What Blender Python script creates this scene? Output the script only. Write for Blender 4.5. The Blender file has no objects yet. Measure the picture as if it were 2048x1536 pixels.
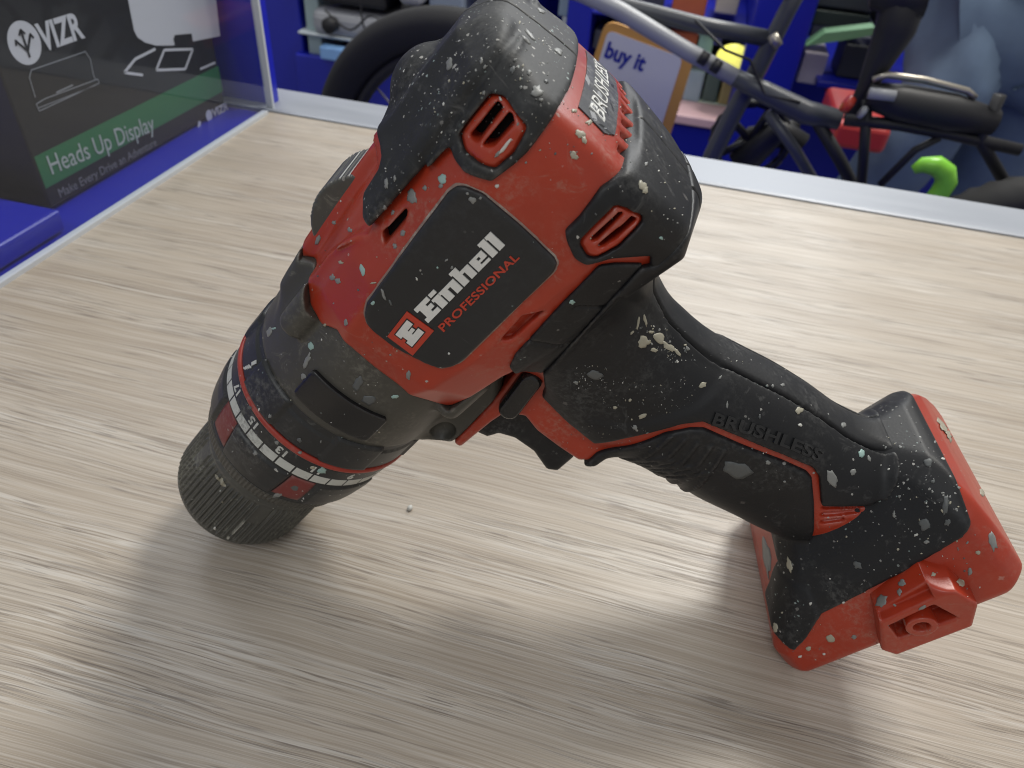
import bpy, bmesh, math, random
import numpy as np
from mathutils import Vector, Matrix, noise as mnoise
from mathutils.bvhtree import BVHTree

S = bpy.context.scene
# ------------------------------------------------------------------ camera
CAMH = 0.205367
CR = np.array([[0.967671, 0.20878, -0.141508], [0.242113, -0.611707, 0.753124], [0.070675, -0.763037, -0.64248]])
FPX = 1422.0
cam = bpy.data.cameras.new('camera')
camo = bpy.data.objects.new('camera', cam)
S.collection.objects.link(camo)
S.camera = camo
cam.sensor_width = 36.0
cam.lens = FPX / 2048 * 36
cam.clip_start = 0.01
cam.clip_end = 60
cm = np.eye(4)
cm[:3, 0] = CR[:, 0]; cm[:3, 1] = -CR[:, 1]; cm[:3, 2] = -CR[:, 2]
cm[2, 3] = CAMH
camo.matrix_world = Matrix(cm.tolist())
cam.dof.use_dof = True
cam.dof.focus_distance = 0.172
cam.dof.aperture_fstop = 25.0

# ------------------------------------------------------------------ light
W = bpy.data.worlds.new('World'); S.world = W; W.use_nodes = True
bg = W.node_tree.nodes['Background']
bg.inputs[0].default_value = (0.96, 0.95, 0.94, 1); bg.inputs[1].default_value = 0.43

def area(name, loc, aim, sx, sy, power, col):
    l = bpy.data.lights.new(name, 'AREA'); l.shape = 'RECTANGLE'; l.size = sx; l.size_y = sy
    l.energy = power; l.color = col
    o = bpy.data.objects.new(name, l); S.collection.objects.link(o)
    o.location = loc
    d = Vector(aim) - Vector(loc)
    o.rotation_euler = d.to_track_quat('-Z', 'Y').to_euler()
    return o
area('ceiling_and_fill_light', (0.46, 1.33, 1.60), (0.46, 1.2, 0), 0.52, 0.42, 29.0, (1.0, 0.97, 0.90))
area('ceiling_and_fill_light', (-0.95, 1.35, 1.60), (-0.9, 1.3, 0), 0.6, 0.6, 9.0, (0.95, 0.98, 1.0))
area('ceiling_and_fill_light', (-0.25, -0.95, 1.60), (-0.2, -0.4, 0), 0.9, 0.6, 6.8, (0.93, 0.97, 1.0))  # unseen fill added behind the camera to brighten the drill's near side
area('ceiling_and_fill_light', (0.5, 3.1, 1.60), (0.5, 3.0, -0.4), 1.6, 0.9, 62.0, (0.95, 0.98, 1.0))
S.view_settings.view_transform = 'Standard'
S.view_settings.look = 'None'
S.view_settings.exposure = 0.0
S.view_settings.gamma = 1.0
S.cycles.use_denoising = True
S.cycles.pixel_filter_type = 'BLACKMAN_HARRIS'
S.cycles.filter_width = 1.0
S.cycles.max_bounces = 8
S.cycles.caustics_reflective = False
S.cycles.caustics_refractive = False

# ------------------------------------------------------------------ helpers
col = S.collection
def n3(v):
    v = np.asarray(v, float); return v / np.linalg.norm(v)
def ray(q):
    return CR @ n3([q[0] - 1024.0, q[1] - 768.0, FPX])
CAMP = np.array([0, 0, CAMH])
def on(q, axis, val):
    "where the sight line of photo point q meets the plane axis = val"
    d = ray(q); return CAMP + d * (val - CAMP[axis]) / d[axis]

def tag(o, label=None, cat=None, group=None, kind=None):
    if label: o['label'] = label
    if cat: o['category'] = cat
    if group: o['group'] = group
    if kind: o['kind'] = kind
    return o
def empty(name, loc, **k):
    o = bpy.data.objects.new(name, None); col.objects.link(o); o.location = loc
    o.empty_display_size = 0.02
    return tag(o, **k)
def meshobj(name, verts, faces, mat, parent=None, smooth=True, world=True):
    me = bpy.data.meshes.new(name)
    me.from_pydata([tuple(map(float, v)) for v in verts], [], [tuple(map(int, f)) for f in faces])
    if mat is not None:
        for m in (mat if isinstance(mat, (list, tuple)) else [mat]): me.materials.append(m)
    if smooth: me.polygons.foreach_set('use_smooth', [True] * len(me.polygons))
    me.update()
    o = bpy.data.objects.new(name, me); col.objects.link(o)
    if parent is not None:
        o.parent = parent
        if world: o.matrix_parent_inverse = Matrix.Translation(parent.location).inverted()
    return o
def bmobj(name, bm, mat, parent=None, smooth=False):
    me = bpy.data.meshes.new(name); bm.to_mesh(me); bm.free()
    for m in (mat if isinstance(mat, (list, tuple)) else [mat]): me.materials.append(m)
    if smooth: me.polygons.foreach_set('use_smooth', [True] * len(me.polygons))
    o = bpy.data.objects.new(name, me); col.objects.link(o)
    if parent is not None:
        o.parent = parent; o.matrix_parent_inverse = Matrix.Translation(parent.location).inverted()
    return o
def add_box(bm, c, s, rot=None, bev=0.0):
    r = bmesh.ops.create_cube(bm, size=1.0)
    M4 = Matrix.Translation(c) @ (rot if rot is not None else Matrix.Identity(4)) @ Matrix.Diagonal((s[0], s[1], s[2], 1))
    bmesh.ops.transform(bm, matrix=M4, verts=r['verts'])
    if bev > 0:
        es = list({e for v in r['verts'] for e in v.link_edges})
        bmesh.ops.bevel(bm, geom=es, offset=bev, segments=3, profile=0.5, affect='EDGES')
def add_tube(bm, pts, r, seg=14, caps=True):
    pts = [Vector(p) for p in pts]
    rr = r if isinstance(r, (list, tuple)) else [r] * len(pts)
    rings = []
    t0 = (pts[1] - pts[0]).normalized()
    ref = Vector((0, 0, 1)) if abs(t0.z) < .9 else Vector((1, 0, 0))
    u = t0.cross(ref).normalized()
    for i, p in enumerate(pts):
        t = ((pts[min(i + 1, len(pts) - 1)] - pts[max(i - 1, 0)])).normalized()
        u = (u - t * u.dot(t)).normalized(); v = t.cross(u)
        rings.append([bm.verts.new(p + (u * math.cos(a) + v * math.sin(a)) * rr[i]) for a in [2 * math.pi * k / seg for k in range(seg)]])
    for a, b in zip(rings, rings[1:]):
        for k in range(seg):
            f = bm.faces.new((a[k], a[(k + 1) % seg], b[(k + 1) % seg], b[k])); f.smooth = True
    if caps:
        bm.faces.new(rings[0][::-1]); bm.faces.new(rings[-1])

# ------------------------------------------------------------------ materials
def mat_new(name):
    m = bpy.data.materials.new(name); m.use_nodes = True
    nt = m.node_tree; b = nt.nodes['Principled BSDF']
    return m, nt, b
def N(nt, t, **k):
    n = nt.nodes.new(t)
    for a, v in k.items(): setattr(n, a, v)
    return n
def L(nt, a, b): nt.links.new(a, b)
def math_(nt, op, a, b=None, c=None, clamp=False):
    n = N(nt, 'ShaderNodeMath', operation=op, use_clamp=clamp)
    for i, v in enumerate((a, b, c)):
        if v is None: continue
        if isinstance(v, (int, float)): n.inputs[i].default_value = v
        else: L(nt, v, n.inputs[i])
    return n.outputs[0]
def mix_(nt, f, a, b):
    n = N(nt, 'ShaderNodeMix', data_type='RGBA')
    for i, v in ((0, f), (6, a), (7, b)):
        if isinstance(v, (int, float)): n.inputs[i].default_value = v
        elif isinstance(v, tuple): n.inputs[i].default_value = v if len(v) == 4 else v + (1,)
        else: L(nt, v, n.inputs[i])
    return n.outputs[2]
def ramp_(nt, x, lo, hi):
    n = N(nt, 'ShaderNodeMapRange', interpolation_type='SMOOTHSTEP')
    L(nt, x, n.inputs[0]); n.inputs[1].default_value = lo; n.inputs[2].default_value = hi
    return n.outputs[0]
def tex_noise(nt, vec, scale, detail=3, rough=.55, dist=0):
    n = N(nt, 'ShaderNodeTexNoise'); n.inputs['Scale'].default_value = scale; n.inputs['Detail'].default_value = detail
    n.inputs['Roughness'].default_value = rough; n.inputs['Distortion'].default_value = dist
    L(nt, vec, n.inputs['Vector']); return n.outputs[0]
def mapping(nt, vec, sc=(1, 1, 1), rot=(0, 0, 0), loc=(0, 0, 0)):
    n = N(nt, 'ShaderNodeMapping'); n.inputs['Scale'].default_value = sc; n.inputs['Rotation'].default_value = rot
    n.inputs['Location'].default_value = loc
    L(nt, vec, n.inputs['Vector']); return n.outputs[0]

def speck(nt, vec, scale, dens, rmin, rmax, seed=0.0):
    "random round-ish paint dots: voronoi cells, a fraction of which hold a dot"
    v0 = mapping(nt, vec, loc=(seed, seed * .7, seed * 1.3))
    nz = N(nt, 'ShaderNodeTexNoise'); nz.inputs['Scale'].default_value = scale * 2.2; L(nt, v0, nz.inputs['Vector'])
    sub = N(nt, 'ShaderNodeVectorMath', operation='SUBTRACT'); L(nt, nz.outputs['Color'], sub.inputs[0]); sub.inputs[1].default_value = (.5, .5, .5)
    scl = N(nt, 'ShaderNodeVectorMath', operation='SCALE'); L(nt, sub.outputs[0], scl.inputs[0]); scl.inputs['Scale'].default_value = .55 / scale
    add = N(nt, 'ShaderNodeVectorMath', operation='ADD'); L(nt, v0, add.inputs[0]); L(nt, scl.outputs[0], add.inputs[1])
    vo = N(nt, 'ShaderNodeTexVoronoi', feature='F1'); vo.inputs['Scale'].default_value = scale; L(nt, add.outputs[0], vo.inputs['Vector'])
    sep = N(nt, 'ShaderNodeSeparateColor'); L(nt, vo.outputs['Color'], sep.inputs[0])
    r = math_(nt, 'MULTIPLY_ADD', math_(nt, 'POWER', sep.outputs[1], 3.0), rmax - rmin, rmin)
    inside = ramp_(nt, math_(nt, 'SUBTRACT', r, vo.outputs['Distance']), 0.0, 0.05)
    pick = math_(nt, 'LESS_THAN', sep.outputs[0], dens)
    return math_(nt, 'MULTIPLY', inside, pick), sep.outputs[2]

def worn(name, base, rough, dust=.25, dustcol=(.30, .29, .27), specks=.12, dirt=.0, film=.0, edge=.5, bump=.15, grain=900., spec=.5, edgecol=None, speckscale=1.0):
    m, nt, b = mat_new(name)
    tc = N(nt, 'ShaderNodeTexCoord').outputs['Object']
    c = base + (1,)
    # slight colour wander
    n0 = tex_noise(nt, tc, 55, 4)
    c = mix_(nt, math_(nt, 'MULTIPLY', ramp_(nt, n0, .35, .75), .35), c, tuple(min(1, x * .62) for x in base))
    # rubbed-in dust, blotchy, mixed with fine scratchy noise
    n1 = tex_noise(nt, tc, 38, 5, .62, .6)
    n2 = tex_noise(nt, mapping(nt, tc, sc=(1, 1, 1)), 700, 3, .7)
    fine = ramp_(nt, n2, .40, .72)
    d1 = math_(nt, 'MULTIPLY', ramp_(nt, n1, .47, .74), fine)
    n3_ = tex_noise(nt, tc, 150, 5, .7, 1.2)
    d2 = math_(nt, 'MULTIPLY', ramp_(nt, n3_, .58, .74), .7)
    dd = math_(nt, 'ADD', math_(nt, 'MAXIMUM', d1, d2), film)
    c = mix_(nt, math_(nt, 'MULTIPLY', dd, dust, clamp=True), c, dustcol)
    # long thin scratches
    for k, (rot, sc) in enumerate((((.3, .5, .9), (30, 900, 30)), ((1.3, .2, 2.2), (900, 40, 40)))):
        ns = tex_noise(nt, mapping(nt, tc, sc=sc, rot=rot), 1.0, 2, .5)
        na = tex_noise(nt, mapping(nt, tc, loc=(3 * k, 1, 2)), 45, 2)
        s_ = math_(nt, 'MULTIPLY', ramp_(nt, ns, .73, .80), ramp_(nt, na, .52, .62))
        c = mix_(nt, math_(nt, 'MULTIPLY', s_, .35), c, (.42, .40, .38))
    # rubbed edges
    geo = N(nt, 'ShaderNodeNewGeometry')
    e1 = ramp_(nt, geo.outputs['Pointiness'], .515, .60)
    e1 = math_(nt, 'MULTIPLY', e1, math_(nt, 'MULTIPLY', ramp_(nt, tex_noise(nt, tc, 90, 4, .7), .38, .66), edge))
    c = mix_(nt, e1, c, edgecol or (.40, .38, .35))
    h = None
    if specks > 0:
        k = speckscale
        a, ca = speck(nt, tc, 380 * k, specks * .7, .06, .28, 0)
        b_, cb = speck(nt, tc, 900 * k, specks * 1.9, .10, .38, 4.1)
        # spray falls in drifts
        dr = ramp_(nt, tex_noise(nt, mapping(nt, tc, loc=(.3, .1, .7)), 22, 2), .38, .60)
        b_ = math_(nt, 'MULTIPLY', b_, dr)
        a = math_(nt, 'MULTIPLY', a, ramp_(nt, tex_noise(nt, mapping(nt, tc, loc=(1.3, .6, .2)), 30, 2), .42, .58))
        al = math_(nt, 'MAXIMUM', a, b_)
        pc = mix_(nt, ramp_(nt, ca, .72, .80), (.47, .46, .43), (.42, .56, .54))
        pc = mix_(nt, ramp_(nt, ca, .12, .02), pc, (.80, .80, .77))
        pc = mix_(nt, math_(nt, 'MULTIPLY', ramp_(nt, cb, .3, .6), .45), pc, (.22, .22, .21))
        c = mix_(nt, math_(nt, 'MULTIPLY', al, .88), c, pc)
        h = al
    L(nt, c, b.inputs['Base Color'])
    rr = math_(nt, 'MULTIPLY_ADD', dd, .22, rough, clamp=True)
    L(nt, rr, b.inputs['Roughness'])
    b.inputs['Specular IOR Level'].default_value = spec
    ng = tex_noise(nt, tc, grain, 2, .5)
    bp = N(nt, 'ShaderNodeBump'); bp.inputs['Strength'].default_value = bump; bp.inputs['Distance'].default_value = .00025
    hh = math_(nt, 'MULTIPLY', ng, .6)
    if h is not None: hh = math_(nt, 'ADD', hh, h)
    hh = math_(nt, 'ADD', hh, math_(nt, 'MULTIPLY', dd, .25))
    L(nt, hh, bp.inputs['Height']); L(nt, bp.outputs[0], b.inputs['Normal'])
    return m
def plain(name, c, rough=.5, metal=0., spec=.5, var=.0, vscale=30, emit=None, es=1.):
    m, nt, b = mat_new(name)
    b.inputs['Roughness'].default_value = rough; b.inputs['Metallic'].default_value = metal
    b.inputs['Specular IOR Level'].default_value = spec
    tc = N(nt, 'ShaderNodeTexCoord').outputs['Object']
    nn = tex_noise(nt, tc, vscale, 4)
    cc = mix_(nt, math_(nt, 'MULTIPLY', nn, var), c + (1,), tuple(x * .45 for x in c))
    L(nt, cc, b.inputs['Base Color'])
    if emit:
        b.inputs['Emission Color'].default_value = emit + (1,); b.inputs['Emission Strength'].default_value = es
    return m

M_RED = worn('red_plastic', (.39, .037, .014), .33, dust=.62, dustcol=(.36, .20, .15), specks=.035, edge=.65, bump=.10, grain=600, edgecol=(.50, .34, .29))
M_RUB = worn('black_rubber', (.0115, .012, .0138), .48, dust=.42, dustcol=(.16, .16, .155), specks=.035, edge=.5, bump=.22, grain=1400, spec=.35, edgecol=(.20, .19, .18))
M_RUBFOOT = worn('black_rubber_dotted', (.0115, .012, .0138), .48, dust=.50, dustcol=(.17, .17, .165), specks=.20, edge=.5, bump=.22, grain=1400, spec=.35, edgecol=(.20, .19, .18))
M_RUBTOP = worn('black_rubber_sprayed', (.020, .021, .022), .58, dust=.62, dustcol=(.17, .17, .165), specks=.30, edge=.95, bump=.22, grain=1200, spec=.35, edgecol=(.32, .31, .28))
M_GEAR = worn('dark_grey_plastic', (.060, .057, .048), .44, dust=.75, dustcol=(.22, .21, .175), specks=.07, edge=.7, bump=.12, grain=900, spec=.45, edgecol=(.32, .30, .26))
M_RING = worn('black_plastic', (.017, .018, .019), .40, dust=.70, dustcol=(.16, .16, .15), specks=.16, edge=.55, bump=.10, grain=900, edgecol=(.25, .24, .22))
M_CHUCK = worn('dusty_chuck_plastic', (.066, .066, .058), .36, dust=.85, dustcol=(.28, .28, .23), specks=.08, edge=1.0, bump=.15, grain=900, edgecol=(.42, .41, .35))
M_PLATE = worn('black_satin_plate', (.013, .014, .016), .42, dust=.10, dustcol=(.16, .16, .16), specks=.03, edge=.35, bump=.05, grain=700, edgecol=(.25, .23, .22))
M_INSERT = worn('dusty_red_inset', (.20, .030, .026), .5, dust=.9, dustcol=(.30, .22, .20), specks=.20, edge=.3, bump=.15)
M_GLOSSBLK = worn('gloss_black_plastic', (.010, .010, .011), .22, dust=.10, specks=.03, edge=.3, bump=.05)
M_HOLE = plain('slot_shade_black', (.006, .006, .006), .8)
M_WHITE = worn('white_print', (.72, .72, .69), .5, dust=.15, dustcol=(.4, .4, .38), specks=0, edge=0, bump=.05)
M_PRINT = worn('worn_grey_print', (.56, .57, .53), .5, dust=.95, dustcol=(.10, .10, .08), specks=0, edge=0, bump=.05)
M_REDPRINT = worn('red_print', (.50, .045, .02), .45, dust=.1, specks=0, edge=0, bump=.05)
M_RUBPRINT = worn('raised_rubber_letters', (.012, .0125, .014), .5, dust=.3, dustcol=(.2, .2, .2), specks=.03, edge=.4, bump=.1)
M_DUSTLINE = worn('dust_in_seam', (.16, .045, .03), .7, dust=1.0, dustcol=(.40, .36, .31), specks=0, film=.35, edge=.2)
M_SPL = [plain('paint_' + n_, c_, .45, var=.35, vscale=400) for n_, c_ in (('grey', (.24, .245, .235)), ('white', (.62, .62, .58)), ('mint', (.34, .50, .46)), ('cream', (.40, .375, .29)), ('slate', (.105, .112, .112)))]

# ------------------------------------------------------------------ cordless drill, modelled in its own frame (mm): x towards the chuck, y to its left side, z away from the grip
DA = np.array([-0.082357, 0.146991, 0.063228])
DM = np.array([[-0.576926, -0.092017, -0.811597], [0.129536, -0.991367, 0.020318], [-0.80646, -0.093409, 0.583865]])
OL = DM @ (CAMP - DA) * 1000
def rl(q): return DM @ ray(q)
DROOT = empty('cordless_drill', (float(DA[0]) + .02, float(DA[1]), 0.0),
              label='paint-splattered red and black cordless drill standing on its chuck and foot on the wooden counter', cat='cordless drill')
DMAT = np.eye(4); DMAT[:3, :3] = DM.T; DMAT[:3, 3] = DA - np.array(DROOT.location)
def dpart(name, verts, faces, mat, parent=None, smooth=True, label=None):
    "verts in mm of the drill frame"
    v = np.asarray(verts, float) / 1000
    o = meshobj(name, v, faces, mat, None, smooth)
    if parent is None:
        o.parent = DROOT; o.matrix_local = Matrix(DMAT.tolist())
    else:
        o.parent = parent; o.matrix_local = Matrix.Identity(4)
    if label: o['label'] = label
    return o

GUARD = [(-20, -29), (-20.5, -36), (-34, -36.2), (-39.5, -36.8), (-43.2, -42), (-41.4, -48), (-41.2, -56), (-41.4, -63.5), (-44, -66), (-48, -66), (-58, -70), (-72, -60), (-72, -26), (-50, -22), (-26, -22)]
HV = 0.52
gx = np.arange(-128, -8 + HV, HV); gy = np.arange(0, 44, HV); gz = np.arange(-165, 41, HV)
X3, Y3, Z3 = [a.astype(np.float32) for a in np.meshgrid(gx, gy, gz, indexing='ij', sparse=True)]
def smin(a, b, k):
    h = np.clip(.5 + .5 * (b - a) / k, 0, 1); return b * (1 - h) + a * h - k * h * (1 - h)
def smax(a, b, k): return -smin(-a, -b, k)
def psdf(px, pz, poly):
    "signed distance to a polygon, negative inside"
    poly = np.asarray(poly, float); d = None; s = np.ones(np.broadcast(px, pz).shape)
    n = len(poly)
    for i in range(n):
        a = poly[i]; b = poly[i - 1]; e = b - a
        wx = px - a[0]; wz = pz - a[1]
        t = np.clip((wx * e[0] + wz * e[1]) / (e @ e + 1e-12), 0, 1)
        dd = (wx - e[0] * t) ** 2 + (wz - e[1] * t) ** 2
        d = dd if d is None else np.minimum(d, dd)
        c1 = pz >= a[1]; c2 = pz < b[1]; c3 = e[0] * wz > e[1] * wx
        s = np.where((c1 & c2 & c3) | (~c1 & ~c2 & ~c3), -s, s)
    return s * np.sqrt(d)
def line_d(px, pz, pts):
    d = None
    for a, b in zip(pts, pts[1:]):
        a = np.asarray(a, float); b = np.asarray(b, float); e = b - a
        wx = px - a[0]; wz = pz - a[1]
        t = np.clip((wx * e[0] + wz * e[1]) / (e @ e + 1e-12), 0, 1)
        dd = np.sqrt((wx - e[0] * t) ** 2 + (wz - e[1] * t) ** 2)
        d = dd if d is None else np.minimum(d, dd)
    return d
def interp_tab(t, keys, tab):
    tab = np.asarray(tab, float); keys = np.asarray(keys, float)
    o = np.argsort(keys); return np.stack([np.interp(t, keys[o], tab[o, j]) for j in range(tab.shape[1])], -1)

# --- motor housing: polygon half-sections (y, z) lofted along x
secs = {
 -30: [(0, 26), (10, 25), (20, 18), (24, 9), (24, -9), (18, -20), (0, -25)],
 -39: [(0, 28), (11, 27), (22, 21), (29, 10), (29, -10), (21, -23), (0, -28)],
 -46: [(0, 29), (13, 28), (24, 21), (31, 12), (31, -12), (24, -23), (0, -30)],
 -60: [(0, 29.5), (14, 29), (25, 21.5), (32, 13.5), (32, -14), (26, -24), (0, -33)],
 -95: [(0, 31.5), (15, 30.5), (25, 23), (32.5, 14), (32.5, -16), (26, -27), (0, -36)],
 -108: [(0, 31), (14, 30), (24.5, 23), (32, 14), (32, -15), (25, -29), (0, -35.5)],
 -116: [(0, 26.5), (13, 26), (23, 20), (29, 12.5), (29, -13), (24, -24), (0, -31)],
 -124: [(0, 17), (13, 17), (22, 15), (27.5, 9), (27.5, -11), (23, -19), (0, -24)],
}
ks = list(secs)
body = np.full((len(gx), len(gy), len(gz)), 50., np.float32)
yy, zz = np.meshgrid(gy, gz, indexing='ij')
for i, x in enumerate(gx):
    if x > -26: continue
    half = interp_tab(x, ks, [np.array(secs[k]).ravel() for k in ks]).reshape(-1, 2)
    full = np.concatenate([half, (half * [-1, 1])[::-1][1:-1]])
    r = 3.0
    ctr = np.array([0, half[:, 1].mean()])
    inner = full - r * (full - ctr) / (np.linalg.norm(full - ctr, axis=1, keepdims=True) + 1e-9) * 1.08
    body[i] = psdf(yy, zz, inner) - r
body = smax(body, -115.9 - X3 + 0.0028 * (Y3 ** 2 + (Z3 - 0) ** 2), 3.0)
body = smax(body, X3 + 30, 2.0)
# fin along the top that carries the gear selector, narrow in front
finp = [(-20, 24), (-30, 30), (-42, 33.2), (-58, 33.6), (-74, 33.5), (-82, 30), (-82, 10), (-20, 10)]
fxz = psdf(X3, Z3, finp)
fin = smax(fxz, Y3 - (11.5 + 0.0 * X3), 3.0)
fin2 = smax(psdf(X3, Z3, [(-30, 24), (-44, 26.5), (-80, 27), (-80, 8), (-30, 8)]), Y3 - 19, 4)
body = smin(body, fin, 3.5)
body = smin(body, fin2, 4.0)
# central lumps of the rubber cap
lump = np.sqrt(((X3 + 91.0) / 9.5) ** 2 + (Y3 / 10.) ** 2 + ((Z3 - 27) / 9.3) ** 2) - 1
lump = lump * 9.4
lump2 = (np.sqrt(((X3 + 84.6) / 6.8) ** 2 + (Y3 / 11.5) ** 2 + ((Z3 - 25.5) / 7.6) ** 2) - 1) * 7.5
# --- grip: superellipse sections lofted down z
gt = np.array([  # z, xc, hx, hy
 (-15, -75, 24, 25), (-28, -75.5, 23.5, 22), (-38, -71, 20.5, 19), (-50, -66, 21.5, 17), (-62, -65.4, 21.8, 16.8), (-70, -67.9, 20.5, 16.8), (-78, -70.2, 20.0, 17),
 (-88, -72.0, 20.7, 17.2), (-100, -73.5, 21.2, 17), (-112, -75.4, 20.2, 17), (-120, -77.2, 20.4, 17.6), (-128, -79.4, 20.2, 18), (-136, -81, 19, 16.5), (-150, -82, 16, 15)])
o_ = np.argsort(gt[:, 0])
xc, hx, hy = [np.interp(gz, gt[o_, 0], gt[o_, j]).astype(np.float32)[None, None, :] for j in (1, 2, 3)]
# smooth the tables a little
k9 = np.ones(13) / 13
def sm(a): return np.convolve(np.pad(a[0, 0], 6, mode='edge'), k9, 'valid').astype(np.float32)[None, None, :]
xc, hx, hy = sm(xc), sm(hx), sm(hy)
p_ = 2.35
u = np.abs(X3 - xc) / hx; v = np.abs(Y3) / hy
rho = (u ** p_ + v ** p_) ** (1 / p_) + 1e-6
gu = (u / rho) ** (p_ - 1) / hx; gv = (v / rho) ** (p_ - 1) / hy
grip = (rho - 1) / np.sqrt(gu ** 2 + gv ** 2 + 1e-8)
grip = smax(grip, np.maximum(Z3 + 18, -148 - Z3), 2)
# --- trigger guard plate (red), in front of the grip
guard_px_L = GUARD
guard = smax(psdf(X3, Z3, guard_px_L) - 1.0, Y3 - 13.0, 2.5)
# --- foot
ft = np.array([  # z, x0(rear), x1(front), hy
 (-160.8, -107, -37.5, 34), (-158, -109.5, -36.4, 34.6), (-151, -110.5, -37.4, 33.2), (-144, -111.0, -43, 30.2), (-139, -111.0, -49.5, 27), (-133, -110, -56, 21.5), (-128, -107, -61, 15), (-123, -100, -66, 9), (-114, -95, -70, 6)])
o_ = np.argsort(ft[:, 0])
fx0, fx1, fhy = [np.interp(gz, ft[o_, 0], ft[o_, j]).astype(np.float32)[None, None, :] for j in (1, 2, 3)]
cx = (fx0 + fx1) / 2; hx2 = (fx1 - fx0) / 2
rc = 6.0
qx = np.abs(X3 - cx) - hx2 + rc; qy = np.abs(Y3) - fhy + rc
foot = np.sqrt(np.maximum(qx, 0) ** 2 + np.maximum(qy, 0) ** 2) + np.minimum(np.maximum(qx, qy), 0) - rc
# chamfered corners in plan
foot = smax(foot, (np.abs(X3 - cx) - hx2 + np.abs(Y3) - fhy) * .7071 + 3.0, 1.0)
foot = smax(foot * .93, np.maximum(-160.7 - Z3, Z3 + 114), 1.6)
# clip mount on the left side of the foot
SB = smin(body, grip, 7.0)
SB = smin(SB, guard, 2.0)
SB = smin(SB, foot, 1.5)
del fin, fin2, u, v, rho, gu, gv, qx, qy
# --- gear housing
rad = np.sqrt(Y3 ** 2 + Z3 ** 2)
gp = np.interp(gx, [-60, -30, -22, -14, -12], [27.5, 28.8, 28.7, 28.2, 27.6]).astype(np.float32)[:, None, None]
GH = smax(rad - gp, np.maximum(X3 + 11.9, -46 - X3), 1.2)
# side flats, top saddle, lamp box below
GH = smin(GH, smax(psdf(X3, Z3, [(-17, -18), (-14, -27), (-19, -33.5), (-27, -35.3), (-40, -34.5), (-53, -24), (-50, -14)]) - 1, Y3 - 12.5, 3.5), 3.0)
GH = smin(GH, smax(psdf(X3, Z3, [(-22, 22), (-30, 29.5), (-46, 31), (-46, 20)]), Y3 - 12, 3), 4)
lug = np.sqrt((Y3 - 20.5) ** 2 + (Z3 - 21) ** 2) - 4.2
GH = smin(GH, smax(lug, np.maximum(X3 + 29, -44 - X3), 2.0), 1.4)
lug2 = np.sqrt((Y3 - 19.0) ** 2 + (Z3 + 22) ** 2) - 4.0
GH = smin(GH, smax(lug2, np.maximum(X3 + 34, -50 - X3), 2.0), 2.0)
# lens recess in the lamp box
GH = smax(GH, -(np.sqrt(((X3 + 21) * .8) ** 2 + (Y3 - 12.5) ** 2 + (Z3 + 29.5) ** 2) - 3.4), .6)
SALL = np.minimum(SB, GH)
SALL = np.minimum(SALL, np.minimum(lump, lump2))

def sample(F, P):
    i = (P[..., 0] - gx[0]) / HV; j = np.abs(P[..., 1]) / HV; k = (P[..., 2] - gz[0]) / HV
    bad = (i < 0) | (i >= len(gx) - 1.01) | (j >= len(gy) - 1.01) | (k < 0) | (k >= len(gz) - 1.01)
    i = np.clip(i, 0, len(gx) - 1.01); j = np.clip(j, 0, len(gy) - 1.01); k = np.clip(k, 0, len(gz) - 1.01)
    a, b, c = i.astype(int), j.astype(int), k.astype(int); fa, fb, fc = i - a, j - b, k - c
    r = 0
    for da in (0, 1):
        for db in (0, 1):
            for dc in (0, 1):
                r = r + F[a + da, b + db, c + dc] * (fa if da else 1 - fa) * (fb if db else 1 - fb) * (fc if dc else 1 - fc)
    return np.where(bad, 30., r)
def hit(q, F=None, lift=0.8):
    d = rl(q); t = np.arange(70, 420, .35); P = OL + d * t[:, None]
    s = sample(SALL if F is None else F, P) - lift
    w = np.nonzero(s < 0)[0]
    k = w[0] if len(w) else int(np.argmin(s))
    return P[k]
def XZ(pts):
    "a traced outline: photo points land on the drill's surface and give (x, z); ('L', x, z) are given directly"
    o = []
    for p in pts:
        if p[0] == 'L': o.append((p[1], p[2]))
        else:
            h = hit(p); o.append((h[0], h[2]))
    return o
X2, Z2 = np.meshgrid(gx, gz, indexing='ij')
def reg(pts, rnd=1.0):
    return (psdf(X2, Z2, XZ(pts))).astype(np.float32)[:, None, :]
def dpx(s, ox, oy, pts): return [(ox + a / s, oy + b / s) for a, b in pts]

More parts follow.
